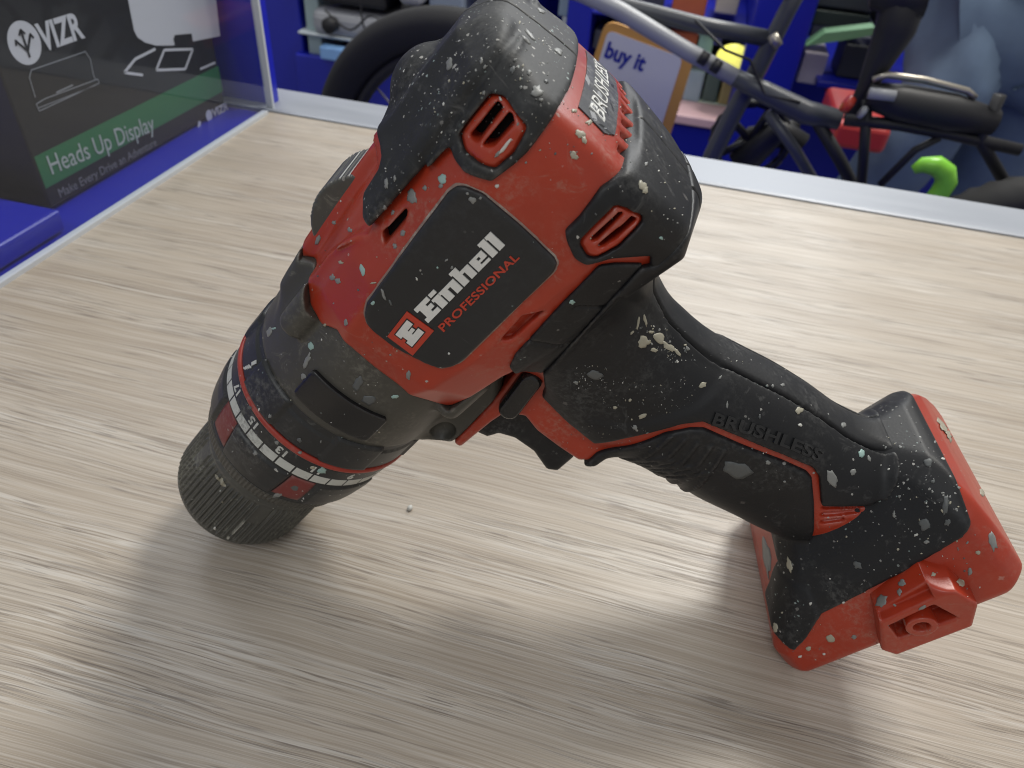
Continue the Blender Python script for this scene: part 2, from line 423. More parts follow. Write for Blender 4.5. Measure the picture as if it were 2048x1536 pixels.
def nets(F, x0=0, z0=0):
    "surface nets on the half grid mirrored in y"
    F = np.concatenate([F[:, :0:-1, :], F], axis=1).astype(np.float32)
    y0 = -gy[-1]
    nx, ny, nz = F.shape
    ins = F < 0
    acc = np.zeros((nx - 1, ny - 1, nz - 1, 3), np.float32); cnt = np.zeros((nx - 1, ny - 1, nz - 1), np.float32)
    for ax in range(3):
        sl0 = [slice(None)] * 3; sl1 = [slice(None)] * 3
        sl0[ax] = slice(0, -1); sl1[ax] = slice(1, None)
        f0 = F[tuple(sl0)]; f1 = F[tuple(sl1)]
        cr = ins[tuple(sl0)] != ins[tuple(sl1)]
        idx = np.argwhere(cr)
        if not len(idx): continue
        a = f0[cr]; b = f1[cr]; t = a / (a - b)
        o1, o2 = [k for k in range(3) if k != ax]
        for d1 in (0, 1):
            for d2 in (0, 1):
                c = idx.copy(); c[:, o1] -= d1; c[:, o2] -= d2
                ok = (c[:, o1] >= 0) & (c[:, o2] >= 0) & (c[:, o1] < acc.shape[o1]) & (c[:, o2] < acc.shape[o2]) & (c[:, ax] < acc.shape[ax])
                pos = idx.astype(np.float32); pos[:, ax] += t
                cc = c[ok]
                np.add.at(acc, (cc[:, 0], cc[:, 1], cc[:, 2]), pos[ok]); np.add.at(cnt, (cc[:, 0], cc[:, 1], cc[:, 2]), 1)
    act = cnt > 0
    vid = -np.ones(cnt.shape, np.int64); vid[act] = np.arange(act.sum())
    V = acc[act] / cnt[act][:, None]
    V = V * HV + np.array([gx[x0], y0, gz[z0]])
    Q = []
    for ax in range(3):
        sl0 = [slice(None)] * 3; sl1 = [slice(None)] * 3
        sl0[ax] = slice(0, -1); sl1[ax] = slice(1, None)
        cr = ins[tuple(sl0)] != ins[tuple(sl1)]
        idx = np.argwhere(cr); sgn = ins[tuple(sl0)][cr]
        o1, o2 = (ax + 1) % 3, (ax + 2) % 3
        ok = (idx[:, o1] > 0) & (idx[:, o2] > 0) & (idx[:, o1] < cnt.shape[o1]) & (idx[:, o2] < cnt.shape[o2])
        idx = idx[ok]; sgn = sgn[ok]
        q = []
        for d1, d2 in ((1, 1), (0, 1), (0, 0), (1, 0)):
            c = idx.copy(); c[:, o1] -= d1; c[:, o2] -= d2
            q.append(vid[c[:, 0], c[:, 1], c[:, 2]])
        q = np.stack(q, 1); q[~sgn] = q[~sgn][:, ::-1]
        Q.append(q)
    Q = np.concatenate(Q); Q = Q[(Q >= 0).all(1)]
    # light smoothing of the net
    for _ in range(2):
        s = np.zeros_like(V); c = np.zeros(len(V))
        for a, b in ((0, 1), (1, 2), (2, 3), (3, 0)):
            np.add.at(s, Q[:, a], V[Q[:, b]]); np.add.at(s, Q[:, b], V[Q[:, a]])
            np.add.at(c, Q[:, a], 1); np.add.at(c, Q[:, b], 1)
        V = V * .55 + .45 * s / np.maximum(c, 1)[:, None]
    return V, Q
def crop(F, pts2d=None, pad=6):
    "crop to where F<0"
    m = F < 1.5
    ii = np.nonzero(m.any((1, 2)))[0]; kk = np.nonzero(m.any((0, 1)))[0]
    i0, i1 = max(ii[0] - 3, 0), min(ii[-1] + 4, F.shape[0]); k0, k1 = max(kk[0] - 3, 0), min(kk[-1] + 4, F.shape[2])
    return F[i0:i1, :, k0:k1], i0, k0
BVHS = []
ONEHALF = False
def netpart(name, F, mat, parent=None, label=None):
    Fc, i0, k0 = crop(np.broadcast_to(F, (len(gx), len(gy), len(gz))))
    # close the mesh at the grid's rim
    Fc = np.array(Fc); Fc[0] = np.maximum(Fc[0], .5); Fc[-1] = np.maximum(Fc[-1], .5); Fc[:, :, 0] = np.maximum(Fc[:, :, 0], .5); Fc[:, :, -1] = np.maximum(Fc[:, :, -1], .5); Fc[:, -1] = np.maximum(Fc[:, -1], .5)
    V, Q = nets(Fc, i0, k0)
    if ONEHALF:
        kp = V[:, 1] > 0; ix = -np.ones(len(V), int); ix[kp] = np.arange(kp.sum()); Q = ix[Q[kp[Q].all(1)]]; V = V[kp]
    o = dpart(name, V, Q, mat, parent, label=label)
    BVHS.append((o, V, Q.tolist()))
    return o

SEAMY = [7, 7, 7, 7, 7]
# --- traced regions (photo points)
R_redfront = reg([(640, 440), (600, 452), (588, 490), (592, 530), (603, 570), (602, 600), (607, 627), (640, 655), (672, 668), (700, 700), (740, 735), (800, 780), (850, 805), (872, 812), (895, 830),
                  ('L', -58, -24), ('L', -54, -30), ('L', -40, -32.5), ('L', -19, -34.3), ('L', -10, -60), ('L', 0, -180), ('L', -150, -180), ('L', -150, 60), ('L', -52, 60), ('L', -50, 34)])
top_low = [(727, 392), (742, 452), (825, 358), (896, 283), (908, 321), (927, 346), (983, 365), (1025, 333), (1054, 308), (1117, 217), (1146, 167), (1158, 100)]
R_top = reg([('L', -80.0, 28.5), (757, 338), (727, 386), (731, 420), (742, 452), (825, 358), (896, 283), (908, 321), (927, 346), (983, 365), (1025, 333), (1054, 308), (1117, 217), (1146, 167), (1158, 100), ('L', -135, 8.2), ('L', -135, 60), ('L', -80.5, 60)])
R_low = reg([(1129, 462), (1133, 483), (1148, 517), (1171, 531), (1221, 517), (1300, 512), ('L', -96, -33), ('L', -96, -60), ('L', -135, -60), ('L', -135, -11.5), (1271, 210), (1273, 283), (1254, 321), (1200, 375), (1158, 433)])
R_plate = reg([(912, 373), (930, 373), (967, 388), (1040, 450), (1108, 515), (1115, 529), (1108, 546), (1010, 640), (925, 724), (905, 735), (880, 739), (850, 728), (790, 697), (748, 666), (733, 650), (727, 632), (733, 605), (820, 485), (896, 384)])
R_ring1 = reg([(983, 190), (1008, 196), (1048, 250), (1050, 258), (1025, 305), (990, 334), (975, 331), (931, 300), (922, 267), (942, 238)])
R_slots1 = np.minimum(reg([(939, 275), (996, 203), (1008, 217), (955, 288)]), reg([(1019, 225), (1031, 246), (988, 295), (965, 294), (970, 285)]))
R_ring2 = reg([(1230, 411), (1240, 414), (1279, 430), (1282, 441), (1237, 490), (1194, 513), (1176, 511), (1162, 487), (1165, 478)])
R_slots2 = np.minimum(reg([(1238, 425), (1248, 427), (1192, 483), (1178, 482)]), reg([(1262, 434), (1273, 440), (1230, 480), (1203, 497), (1191, 494)]))
R_slot3 = reg([(815, 419), (807, 448), (767, 496), (762, 472)])
R_slot4 = reg([(1045, 636), (1086, 628), (1020, 686), (998, 688)])
R_bodylow = reg([(1197, 533), (1228, 528), (1287, 529), (1232, 594), (1142, 690), (1086, 747), (1056, 744), (1029, 748), (1018, 736), (1030, 711), (1119, 613)])
seam_px = [(1284, 524), (1224, 590), (1134, 687), (1080, 741)]
R_grip = reg([('L', -104, -27), (1281, 533), (1224, 594), (1136, 691), (1086, 744), (1090, 775), (1084, 790), (1134, 840), (1189, 884), (1251, 873), (1361, 846), (1404, 840), (1486, 875), (1564, 906), (1623, 932), (1637, 949), (1642, 1009), (1742, 1006),
              (1775, 996), (1794, 962), (1797, 913), (1786, 886), ('L', -103, -118), ('L', -125, -112), ('L', -125, -27)])
R_finger = reg([(1193, 907), (1262, 893), (1330, 867), (1380, 857), (1408, 857), (1486, 892), (1564, 922), (1614, 944), (1624, 956), (1629, 1008), (1629, 1060), ('L', -68, -131), ('L', -50, -131), ('L', -10, -110), ('L', -10, -70)])
R_foot = reg([('L', -110.6, -133), (1943, 1044), (1925, 1075), (1800, 1148), (1683, 1208), (1626, 1238), (1606, 1260), ('L', -53, -144), ('L', -56, -138), ('L', -54, -100), ('L', -109.0, -100)])
R_foothandle = reg([(1640, 1060), (1680, 1070), (1745, 1045), (1786, 1010), (1806, 960), (1806, 905), (1796, 880), ('L', -104, -113), ('L', -120, -60), ('L', -30, -60), ('L', -50, -128), ('L', -66, -131)])
G_lines = [XZ([(1150, 613), (1209, 613)]), XZ([(1056, 682), (1134, 687)])]

def bump_off(F, t): return F - t
# red housing
slots = np.minimum(np.minimum(R_slots1, R_slots2), R_slot3)
SBL = np.minimum(SB, np.minimum(lump, lump2) + 1.2)
housing = smax(SBL, R_redfront, .8)
flank = reg([(604, 572), (618, 560), (655, 515), (736, 476), (741, 455), (726, 392), (752, 345), ('L', -79, 60), ('L', -30, 60), ('L', -34, 24)])
housing = smax(housing, -np.maximum(flank, -(SB + 2.2)) , .7)
hb = hit((688, 556), lift=0)
bul = (np.sqrt(((X3 - hb[0]) / 13) ** 2 + ((Y3 - hb[1] + 3.0) / 6.4) ** 2 + ((Z3 - hb[2] + .5) / 6.0) ** 2) - 1) * 5.5
bul = smax(bul, flank + .8, 1.0); bul = smax(bul, R_redfront, 1.0)
housing = smin(housing, bul, 2.0)
ringF = smax(SBL - 0.9, np.minimum(R_ring1, R_ring2), .8)
housing = np.minimum(housing, ringF)
housing = smax(housing, -np.maximum(slots, -(SBL + 7)), .5)
housing = smax(housing, -np.maximum(R_slot4, -(SBL + 2.2)), .8)
# ridge bordering the rubber strap
# small vents at the grip's foot
for qa, qb in (((1653, 1021), (1742, 1013)), ((1651, 1035), (1716, 1028)), ((1650, 1049), (1684, 1044))):
    ld = line_d(X2, Z2, XZ([qa, qb])).astype(np.float32)[:, None, :] - .85
    housing = smax(housing, -np.maximum(ld, -(SB + 1.6)), .4)
for yc_ in (21, 14.5, 8, 1.5):
    pit = np.maximum(np.maximum(np.abs(Y3 - yc_ - (Z3 + 7) * .25) - 1.6, np.abs(Z3 + 7.3) - 1.7), -(SB + 1.3))
    housing = smax(housing, -pit, .5)
O_HOUSE = netpart('housing', housing, [M_RED], label='red plastic shell, scuffed and dotted with paint')
O_GEAR = netpart('gear_housing', smax(GH, -(R_redfront + 0.25), .5), [M_GEAR])
slot_dark = np.maximum(SB + 3.2, np.minimum(np.minimum(R_ring1, R_ring2), R_slot3 - 4) - 1)  # black block set behind the vent slots, its colour stands for their shade
O_SLOTDARK = netpart('slot_shade_block', slot_dark, [M_HOLE])
# rubber overmoulds
capS = smin(smin(SB, lump, 1.0), lump2, 1.2)
# raised strap: a rounded ridge along the top edge of the side, fading out at the back
sc_l = XZ([(728, 432), (790, 358), (868, 262), (935, 165), (1000, 78)])
sdl = line_d(X2, Z2, sc_l).astype(np.float32)[:, None, :]
gl_ = XZ([(850, 318), (890, 266), (950, 180), (1012, 92), (1040, 48)])
gdl = line_d(X2, Z2, gl_).astype(np.float32)[:, None, :]
thick = 1.3 + (1.7 * np.exp(-(sdl / 2.9) ** 2) - 0.9 * np.exp(-(gdl / 1.5) ** 2)) * np.clip((Y3 - 8) / 6, 0, 1)
cap = smin(smax(SB - thick, R_top, 1.3), smin(lump, lump2, 1.2) - .6, 1.6)
cap = smax(cap, -(np.minimum(R_ring1, R_ring2) - .25), .6)
rl_ = XZ([(860, 326), (902, 274), (962, 188), (1024, 100), (1052, 56)])
cap = smin(cap, np.maximum(line_d(X2, Z2, rl_).astype(np.float32)[:, None, :] - .45, np.maximum(SB - 1.75, 14 - Y3)), .9)
# parting line of the halves
cap = smax(cap, -np.maximum(np.abs(Y3) - .32, -(capS - 1.3 + .9)), .25)
O_CAP = netpart('rubber_bumper', cap, [M_RUBTOP], label='sprayed black rubber cap over the top of the motor end')
lowb = smax(SB - 1.5, R_low, 1.2); lowb = smax(lowb, -(R_ring2 - .25), .6)
lowb = smax(lowb, -np.maximum(np.abs(Y3) - .35, -(SB - .9)), .25)
O_LOW = netpart('rubber_bumper', lowb, [M_RUB], label='smooth black rubber bumper under the motor end')
ONEHALF = True
O_DUST = netpart('seam_dust', smax(np.maximum(SB - .30, 24 - Y3), np.abs(R_plate + .1) - .55, .3), [M_DUSTLINE], O_HOUSE)
ONEHALF = False
O_PLATE = netpart('name_plate', smax(SB - 1.0, R_plate, .7), [M_PLATE])
bl = smax(SB - 1.0, R_bodylow, .6)
for g in G_lines:
    bl = smax(bl, -np.maximum(line_d(X2, Z2, g).astype(np.float32)[:, None, :] - .38, -(SB - .35)), .2)
O_BLOW = netpart('side_panel', bl, [M_RUB])
# grip with its seam along the back
thumb = XZ([(1180, 835), (1240, 850), (1320, 835), (1390, 810), (1435, 765), (1450, 735), (1440, 710), (1360, 690), (1290, 600), (1240, 590), (1120, 720)])
td = psdf(X2, Z2, thumb).astype(np.float32)[:, None, :]
gr = SB - 1.2 - .8 * np.clip(-td / -6, 0, 1) * 0 - np.clip((td + 1.2) / 2.4, 0, 1) * .75
gr = smax(gr, R_grip, 1.1)
back_line = XZ([(1277, 574), (1310, 633), (1360, 662), (1408, 687), (1466, 703), (1564, 750), (1681, 812), (1760, 872)])
for a_ in (back_line,):
    SY_ = ('seam y', [[round(float(v_), 1) for v_ in hit(q_)] for q_ in [(1277, 574), (1310, 633), (1360, 662), (1408, 687), (1466, 703), (1564, 750), (1681, 812), (1760, 872)]])
ysm = np.interp(gz, [-130, -100, -75, -55, -40], SEAMY).astype(np.float32)[None, None, :]
gr = smax(gr, -np.maximum(np.maximum(np.abs(Y3 - ysm) - .35, X3 - (xc - 8)), -(SB - .5)), .3)
O_GRIP = netpart('grip_rubber', gr, [M_RUB], label='black rubber back of the grip with a patch of dried plaster')
fg = smax(SB - 1.4, R_finger, 1.1)
rib = None
for k in (0, 2, 4, 6, 8):
    q0 = (1300 + 11 * k, 903 + 8.5 * k); q1 = (1340 + 13.5 * k, 870 + 3.2 * k)
    a = XZ([q0, q1])
    # carried round the front of the grip
    dv = np.array(a[0]) - np.array(a[1]); dv /= np.linalg.norm(dv)
    a = [tuple(np.array(a[0]) + dv * 26), a[0], a[1]]
    d_ = line_d(X2, Z2, a).astype(np.float32)[:, None, :] - .62
    rib = d_ if rib is None else np.minimum(rib, d_)
for k in range(6):
    x_ = -46.5 + 0; zc = -68.5 - 2.3 * k
    d_ = line_d(X2, Z2, [(-62 - 1.0 * k, zc - 7), (-36, zc + 1)]).astype(np.float32)[:, None, :] - .7
    rib = np.minimum(rib, d_)
fg = smin(fg, np.maximum(np.maximum(rib, SB - 2.1), R_finger + .6), .3)
O_FING = netpart('finger_grip', fg, [M_RUB])
ff = smax(foot - 1.3, R_foot, 1.1)
corner = np.maximum(psdf(X3, Z3, [(-42.0, -144.5), (-45.5, -148.8), (-51, -147), (-59, -143), (-61, -136), (-55, -133), (-46, -138)]), 15 - Y3)
ff = smin(ff, smax(foot - 1.9, corner, 1.0), .8)
fl = XZ([(1806, 905), (1840, 922), (1862, 912), (1905, 908)])
O_FOOT = netpart('foot_rubber', ff, [M_RUBFOOT], label='black rubber saddle over the red foot, heavily dotted with paint')

# --- parts turned on the drill's axis
def lathe(name, prof, mat, parent=None, seg=160, rfun=None, label=None, cap=True):
    V = []; F = []
    n = len(prof)
    for i, (x, r) in enumerate(prof):
        for k in range(seg):
            a = 2 * math.pi * k / seg
            rr = rfun(x, r, a) if rfun else r
            V.append((x, rr * math.cos(a), rr * math.sin(a)))
    for i in range(n - 1):
        for k in range(seg):
            k2 = (k + 1) % seg
            F.append((i * seg + k, (i + 1) * seg + k, (i + 1) * seg + k2, i * seg + k2))
    if cap:
        F.append(tuple(range(seg))); F.append(tuple((n - 1) * seg + k for k in range(seg))[::-1])
    o = dpart(name, V, F, mat, parent, label=label)
    BVHS.append((o, np.array(V), F))
    return o
def dens(prof, step):
    out = []
    for (a, r0), (b, r1) in zip(prof, prof[1:]):
        n = max(1, int(abs(b - a) / step))
        out += [(a + (b - a) * k / n, r0 + (r1 - r0) * k / n) for k in range(n)]
    return out + [prof[-1]]
D = math.radians
# selector sleeve with two raised bands
def sleeve(x, r, a):
    deg = (math.degrees(a) + 360) % 360
    s = 0.0
    ph = (deg - 5 + 360) % 60
    if -12.6 < x < -2.2:
        up = 1 if (16 < ph < 46) else 0
        s = .0 + .75 * up
        if x < -10.4 and not up: s -= .5
    return r + s
O_SLEEVE = lathe('mode_ring', dens([(-13.2, 20), (-13.2, 27.6), (-12.5, 28.2), (-2.4, 28.5), (-1.7, 28.3), (-1.3, 27.4), (-1.3, 20)], .5), [M_RING], seg=240, rfun=sleeve)
O_REDRING = lathe('red_ring', [(-1.6, 26)] + [(-0.55 + 1.0 * math.cos(t), 28.3 + .75 * math.sin(t)) for t in np.linspace(math.pi, 0, 12)] + [(.5, 26)], [worn('red_ring_plastic', (.36, .035, .02), .4, dust=.35, specks=.12, edge=.3)], seg=200)
# torque collar: scale band then raised pads and red insets
def ease(x): return max(0., min(1., x)) ** 2 * (3 - 2 * max(0., min(1., x)))
def collar(x, r, a):
    deg = (math.degrees(a) + 3600) % 360
    if 9.4 < x < 23.6:
        ph = (deg - 46 + 360 + 30) % 60 - 30        # 0 at the middle of a red inset
        w = 8.2 + (x - 9.4) * .12
        pad = ease((abs(ph) - w) / 2.2)
        ex = ease((x - 9.4) / 1.2) * ease((23.6 - x) / 1.4)
        return r + (.95 * pad - .35 * (1 - pad)) * ex
    return r
cp = dens([(.4, 20), (.4, 27.9), (1.0, 28.35), (8.9, 28.1), (9.6, 27.6), (14, 27.45), (20, 26.7), (23.6, 26.0), (24.2, 25.9), (29.2, 24.9), (29.8, 24.3), (29.8, 20)], .4)
O_COLLAR = lathe('torque_collar', cp, [M_RING], seg=360, rfun=collar)
O_BAND = lathe('ribbed_band', dens([(24.3, 23), (24.3, 26.0), (29.0, 25.1), (29.6, 24.4), (29.6, 22)], .5), [M_GEAR], O_COLLAR, seg=720, rfun=lambda x, r, a: r + (.13 * (1 if math.sin(a * 120) > 0 else -1) if 24.6 < x < 28.8 else 0))
def cylpatch(name, x0, x1, a0, a1, rf, mat, parent, lift, skew=0., n=10):
    V = []; F = []
    for i in range(n + 1):
        for j in range(n + 1):
            x = x0 + (x1 - x0) * i / n; a = D(a0 + (a1 - a0) * j / n + skew * (i / n - .5) * (1 if j > n / 2 else -1))
            r = rf(x) + lift
            V.append((x, r * math.cos(a), r * math.sin(a)))
    for i in range(n):
        for j in range(n):
            k = i * (n + 1) + j
            F.append((k, k + 1, k + n + 2, k + n + 1))
    b = len(V)
    rim = [j for j in range(n + 1)] + [i * (n + 1) + n for i in range(1, n + 1)] + [n * (n + 1) + j for j in range(n - 1, -1, -1)] + [i * (n + 1) for i in range(n - 1, 0, -1)]
    for k in rim:
        v = V[k]; r = math.hypot(v[1], v[2]); V.append((v[0], v[1] * (r - .9) / r, v[2] * (r - .9) / r))
    m = len(rim)
    for k in range(m): F.append((rim[k], b + k, b + (k + 1) % m, rim[(k + 1) % m]))
    o = dpart(name, V, F, mat, parent)
    return o
prx = np.array([p[0] for p in cp[1:]]); prr = np.array([p[1] for p in cp[1:]])
rcol = lambda x: float(np.interp(x, prx, prr))
for k in range(-3, 3):
    o = cylpatch('red_inset', 10.4, 22.6, 46 - 60 * k - 8.4, 46 - 60 * k + 8.4, lambda x: rcol(x) - .35, [M_INSERT], O_COLLAR, .22, skew=1.4)
# printed dashes and numbers, as thin ink shapes on the band
def ink(polys, mapf, name, mat, parent, lift=.07, maxlen=.8):
    "polys: list of (verts2d, faces) -> thin raised ink following a surface"
    bm = bmesh.new()
    for vs, fs in polys:
        b = [bm.verts.new((p[0], p[1], 0)) for p in vs]
        for f in fs:
            try: bm.faces.new([b[i] for i in f])
            except ValueError: pass
    bmesh.ops.remove_doubles(bm, verts=bm.verts, dist=1e-5)
    for _ in range(4):
        es = [e for e in bm.edges if e.calc_length() > maxlen]
        if not es: break
        bmesh.ops.subdivide_edges(bm, edges=es, cuts=1)
        bmesh.ops.triangulate(bm, faces=bm.faces)
    bm.verts.index_update()
    n = len(bm.verts)
    P = [mapf(v.co.x, v.co.y) for v in bm.verts]
    V = [p + nn * lift for p, nn in P] + [p - nn * .15 for p, nn in P]
    F = [tuple(v.index for v in f.verts) for f in bm.faces]
    for e in bm.edges:
        if len(e.link_faces) == 1:
            a, b = e.verts[0].index, e.verts[1].index
            F.append((a, b, b + n, a + n))
    bm.free()
    return dpart(name, V, F, mat, parent, smooth=False)
def text_polys(s, size=1.0, bold=0.0, shear=0.0, spacing=1.0):
    cu = bpy.data.curves.new('lettering', 'FONT'); cu.body = s; cu.size = size; cu.offset = bold; cu.shear = shear; cu.space_character = spacing
    cu.align_x = 'CENTER'; cu.align_y = 'CENTER'; cu.resolution_u = 3
    o = bpy.data.objects.new('lettering', cu); col.objects.link(o)
    dg = bpy.context.evaluated_depsgraph_get(); dg.update()
    me = bpy.data.meshes.new_from_object(o.evaluated_get(dg))
    r = ([(v.co.x, v.co.y) for v in me.vertices], [tuple(p.vertices) for p in me.polygons])
    bpy.data.objects.remove(o); bpy.data.curves.remove(cu); bpy.data.meshes.remove(me)
    return r
def cylmap(rf):
    def f(x, a):
        a = D(a); nn = np.array([0, math.cos(a), math.sin(a)]); return np.array([x, 0, 0]) + nn * rf(x), nn
    return f
dashes = []
for k in range(-18, 14):
    a1 = 7.2 + 11 * k
    if k > 11: continue
    dashes.append(([(5.35, a1 + .5), (8.6, a1 + .5), (8.6, a1 + 10.4), (5.35, a1 + 10.4)], [(0, 1, 2, 3)]))
# coarse quads are cut by ink(); degrees count as units there so keep maxlen larger
ink(dashes, cylmap(rcol), 'scale_marks', [M_PRINT], O_COLLAR, maxlen=3.)
nums = []
mmdeg = 180 / math.pi / 28.4
for k, t in enumerate(('17', '15', '13', '11', '9', '7', '5', '3', '1')):
    vs, fs = text_polys(t, 3.9, .13)
    a0 = 51.6 - 22 * k
    # read from the chuck end: up is towards the body
    nums.append(([(3.0 + v[1] * 1.0, a0 + v[0] * mmdeg * 1.0) for v in vs], fs))
ink(nums, cylmap(rcol), 'scale_numbers', [M_PRINT], O_COLLAR, maxlen=1.5)
# screw, hammer and drill symbols of the sleeve
rsl = lambda x: 28.45
sym = []
def bar2(x0, a0, x1, a1, w):
    d = np.array([x1 - x0, (a1 - a0) / mmdeg]); d /= np.linalg.norm(d); nrm = np.array([-d[1], d[0]]) * w / 2
    return ([(x0 + nrm[0], a0 + nrm[1] * mmdeg), (x1 + nrm[0], a1 + nrm[1] * mmdeg), (x1 - nrm[0], a1 - nrm[1] * mmdeg), (x0 - nrm[0], a0 - nrm[1] * mmdeg)], [(0, 1, 2, 3)])
for k in range(4): sym.append(bar2(-6.2 + .9 * k, 53.5 + .9 * k, -5.2 + .9 * k, 56.6 + .7 * k, .5))
sym.append(bar2(-9.2, 53.2, -6.8, 55.0, 1.0))
sym.append(bar2(-3.4, 44.5, -2.5, 49.0, .3))
ink(sym, cylmap(lambda x: 28.5 if True else 0), 'mode_symbols', [M_PRINT], O_SLEEVE, maxlen=2.)
# chuck: fine ribs in groups round the sleeve
def chuckr(x, r, a):
    deg = (math.degrees(a) + 3600) % 360
    if 36.5 < x < 60.5:
        ph = (deg + 4) % 72
        if x > 47 or not (54 < ph < 66):
            s = math.cos(a * 72)
            e = ease((x - 36.5) / 2.0) * ease((60.5 - x) / 1.0)
            return r + .62 * max(-.35, s) * e
        return r + .1
    return r
O_CHUCK = lathe('chuck', dens([(29.0, 14), (30.2, 20.6), (31.5, 21.6), (35.6, 22.0), (36.5, 21.6), (47, 21.9), (58, 22.0), (61.5, 21.8), (62.6, 21.2), (63.4, 20), (63.6, 18.6), (63.6, 9)], .5), [M_CHUCK], seg=864, rfun=chuckr)
lathe('chuck_jaw', [(60.0, 9.2), (64.3, 9.0), (64.6, 8.0), (64.6, 3)], [plain('steel', (.35, .35, .36), .35, 1.0)], O_CHUCK, seg=48)

# --- gear selector (ribbed slider) on the fin
def small_net(name, fun, lo, hi, h, mat, parent=None, label=None):
    ax = [np.arange(lo[i], hi[i] + h, h) for i in range(3)]
    Xs, Ys, Zs = np.meshgrid(*ax, indexing='ij')
    F = fun(Xs, Ys, Zs).astype(np.float32)
    F[0] = F[-1] = 1; F[:, 0] = F[:, -1] = 1; F[:, :, 0] = F[:, :, -1] = 1
    V, Q = nets_full(F, [a[0] for a in ax], h)
    o = dpart(name, V, Q, mat, parent, label=label); BVHS.append((o, V, Q.tolist())); return o
def nets_full(F, org, h):
    global gx, gy, gz, HV
    s = (gx, gy, gz, HV)
    # reuse nets(): feed it a grid whose mirrored half is dropped afterwards
    HV = h
    nx, ny, nz = F.shape
    G = np.concatenate([np.ones((nx, 1, nz), np.float32), F], axis=1)
    gx = np.array([org[0]]); gz = np.array([org[2]]); gy = np.arange(G.shape[1]) * h
    V, Q = nets(G)
    gx, gy, gz, HV = s
    off = V[:, 1] > 0
    # keep the positive half
    idx = -np.ones(len(V), int); idx[off] = np.arange(off.sum())
    Q = Q[off[Q].all(1)]; Q = idx[Q]; V = V[off]
    V[:, 1] += org[1] - h
    return V, Q
def fsel(x, y, z):
    r = np.sqrt((x + 57) ** 2 + (z - 20.5) ** 2); an = np.arctan2(z - 20.5, x + 57)
    f = np.maximum(r - 13.9 - .16 * np.sign(np.sin(an * 80)) * (np.abs(an - 1.72) < .62), np.abs(y) - 9.2)
    f = smax(f, 22 - z, .5)
    return smax(f, np.abs(y) - 9.2, .6)
O_SEL = small_net('gear_selector', fsel, (-74, -11, 20), (-40, 11, 38), .32, [M_CHUCK])
# --- trigger and direction switch
trig = XZ([(985, 868), (1003, 852), (1035, 838), (1070, 852), (1085, 865)]) 
tp = [(-24, -35), (-25.5, -41.5), (-29, -43), (-31, -47.5), (-31, -55), (-28.2, -62.5), (-30, -65), (-37, -64.5), (-50, -60), (-50, -34)]
O_TRIG = small_net('trigger', lambda x, y, z: smax(psdf(x, z, tp) - .6, np.abs(y) - 8.8, 2.6), (-54, -12, -70), (-20, 12, -31), .5, [M_RUB])
hsw = hit((1040, 785)); 
def fsw(x, y, z):
    a = np.array(XZ([(1020, 812)])[0]); b = np.array(XZ([(1062, 760)])[0])
    d = np.minimum(line_d(x, z, [a, b]), 99) - 3.0
    return smax(d, np.abs(y) - (hsw[1] + 3.0), 2.0)
O_SW = small_net('direction_switch', fsw, (hsw[0] - 14, -26, hsw[2] - 13), (hsw[0] + 14, 26, hsw[2] + 13), .5, [M_GLOSSBLK])
# --- square button in the gear housing
def fbtn(x, y, z):
    r = np.sqrt(y * y + z * z); a = np.degrees(np.arctan2(z, y))
    u_ = np.abs(x + 22.2) - 4.0; v_ = (np.abs(a - 1) - 20.0) * .5
    f2 = np.sqrt(np.maximum(u_, 0) ** 2 + np.maximum(v_, 0) ** 2) + np.minimum(np.maximum(u_, v_), 0) - 1.3
    return smax(np.maximum(r - 30.0, 26 - r), f2, .5)
O_BTN = small_net('lock_button', fbtn, (-30, 20, -16), (-14, 33, 17), .3, [M_GLOSSBLK])
# rear badge on the rounded back, set into the red
def reart(y, z):
    "surface point of the red housing's back"
    P = np.stack([np.linspace(-128, -100, 113), np.full(113, y), np.full(113, z)], 1)
    s = sample(SB, P); k = int(np.argmax(s < 0)); 
    e = .6
    g = np.array([sample(SB, P[k] + np.array(d)) - sample(SB, P[k] - np.array(d)) for d in ((e, 0, 0), (0, e, 0), (0, 0, e))], float)
    return P[k], g / (np.linalg.norm(g) + 1e-9)
badge = ([(-22, -1.5), (-19, -3.9), (19, -3.9), (22, -1.5), (21, 5.4), (-21, 5.4)], [(0, 1, 2, 3, 4, 5)])
O_BADGE = ink([badge], reart, 'rear_badge', [worn('scuffed_badge', (.035, .037, .042), .4, dust=.8, dustcol=(.25, .25, .26), specks=.05)], None, lift=.35, maxlen=1.5)
for p in O_BADGE.data.polygons: p.use_smooth = False
bt = text_polys('BRUSHLESS', 5.6, .0, .12, 1.02)
xs = [v[0] for v in bt[0]]; wx_ = max(xs) - min(xs)
bt2 = ([(-(v[0] / wx_ * 37.0) * 1.0, .9 + v[1] * 1.05) for v in bt[0]], bt[1])
ink([bt2], reart, 'badge_lettering', [M_WHITE], O_BADGE, lift=.5, maxlen=1.5)

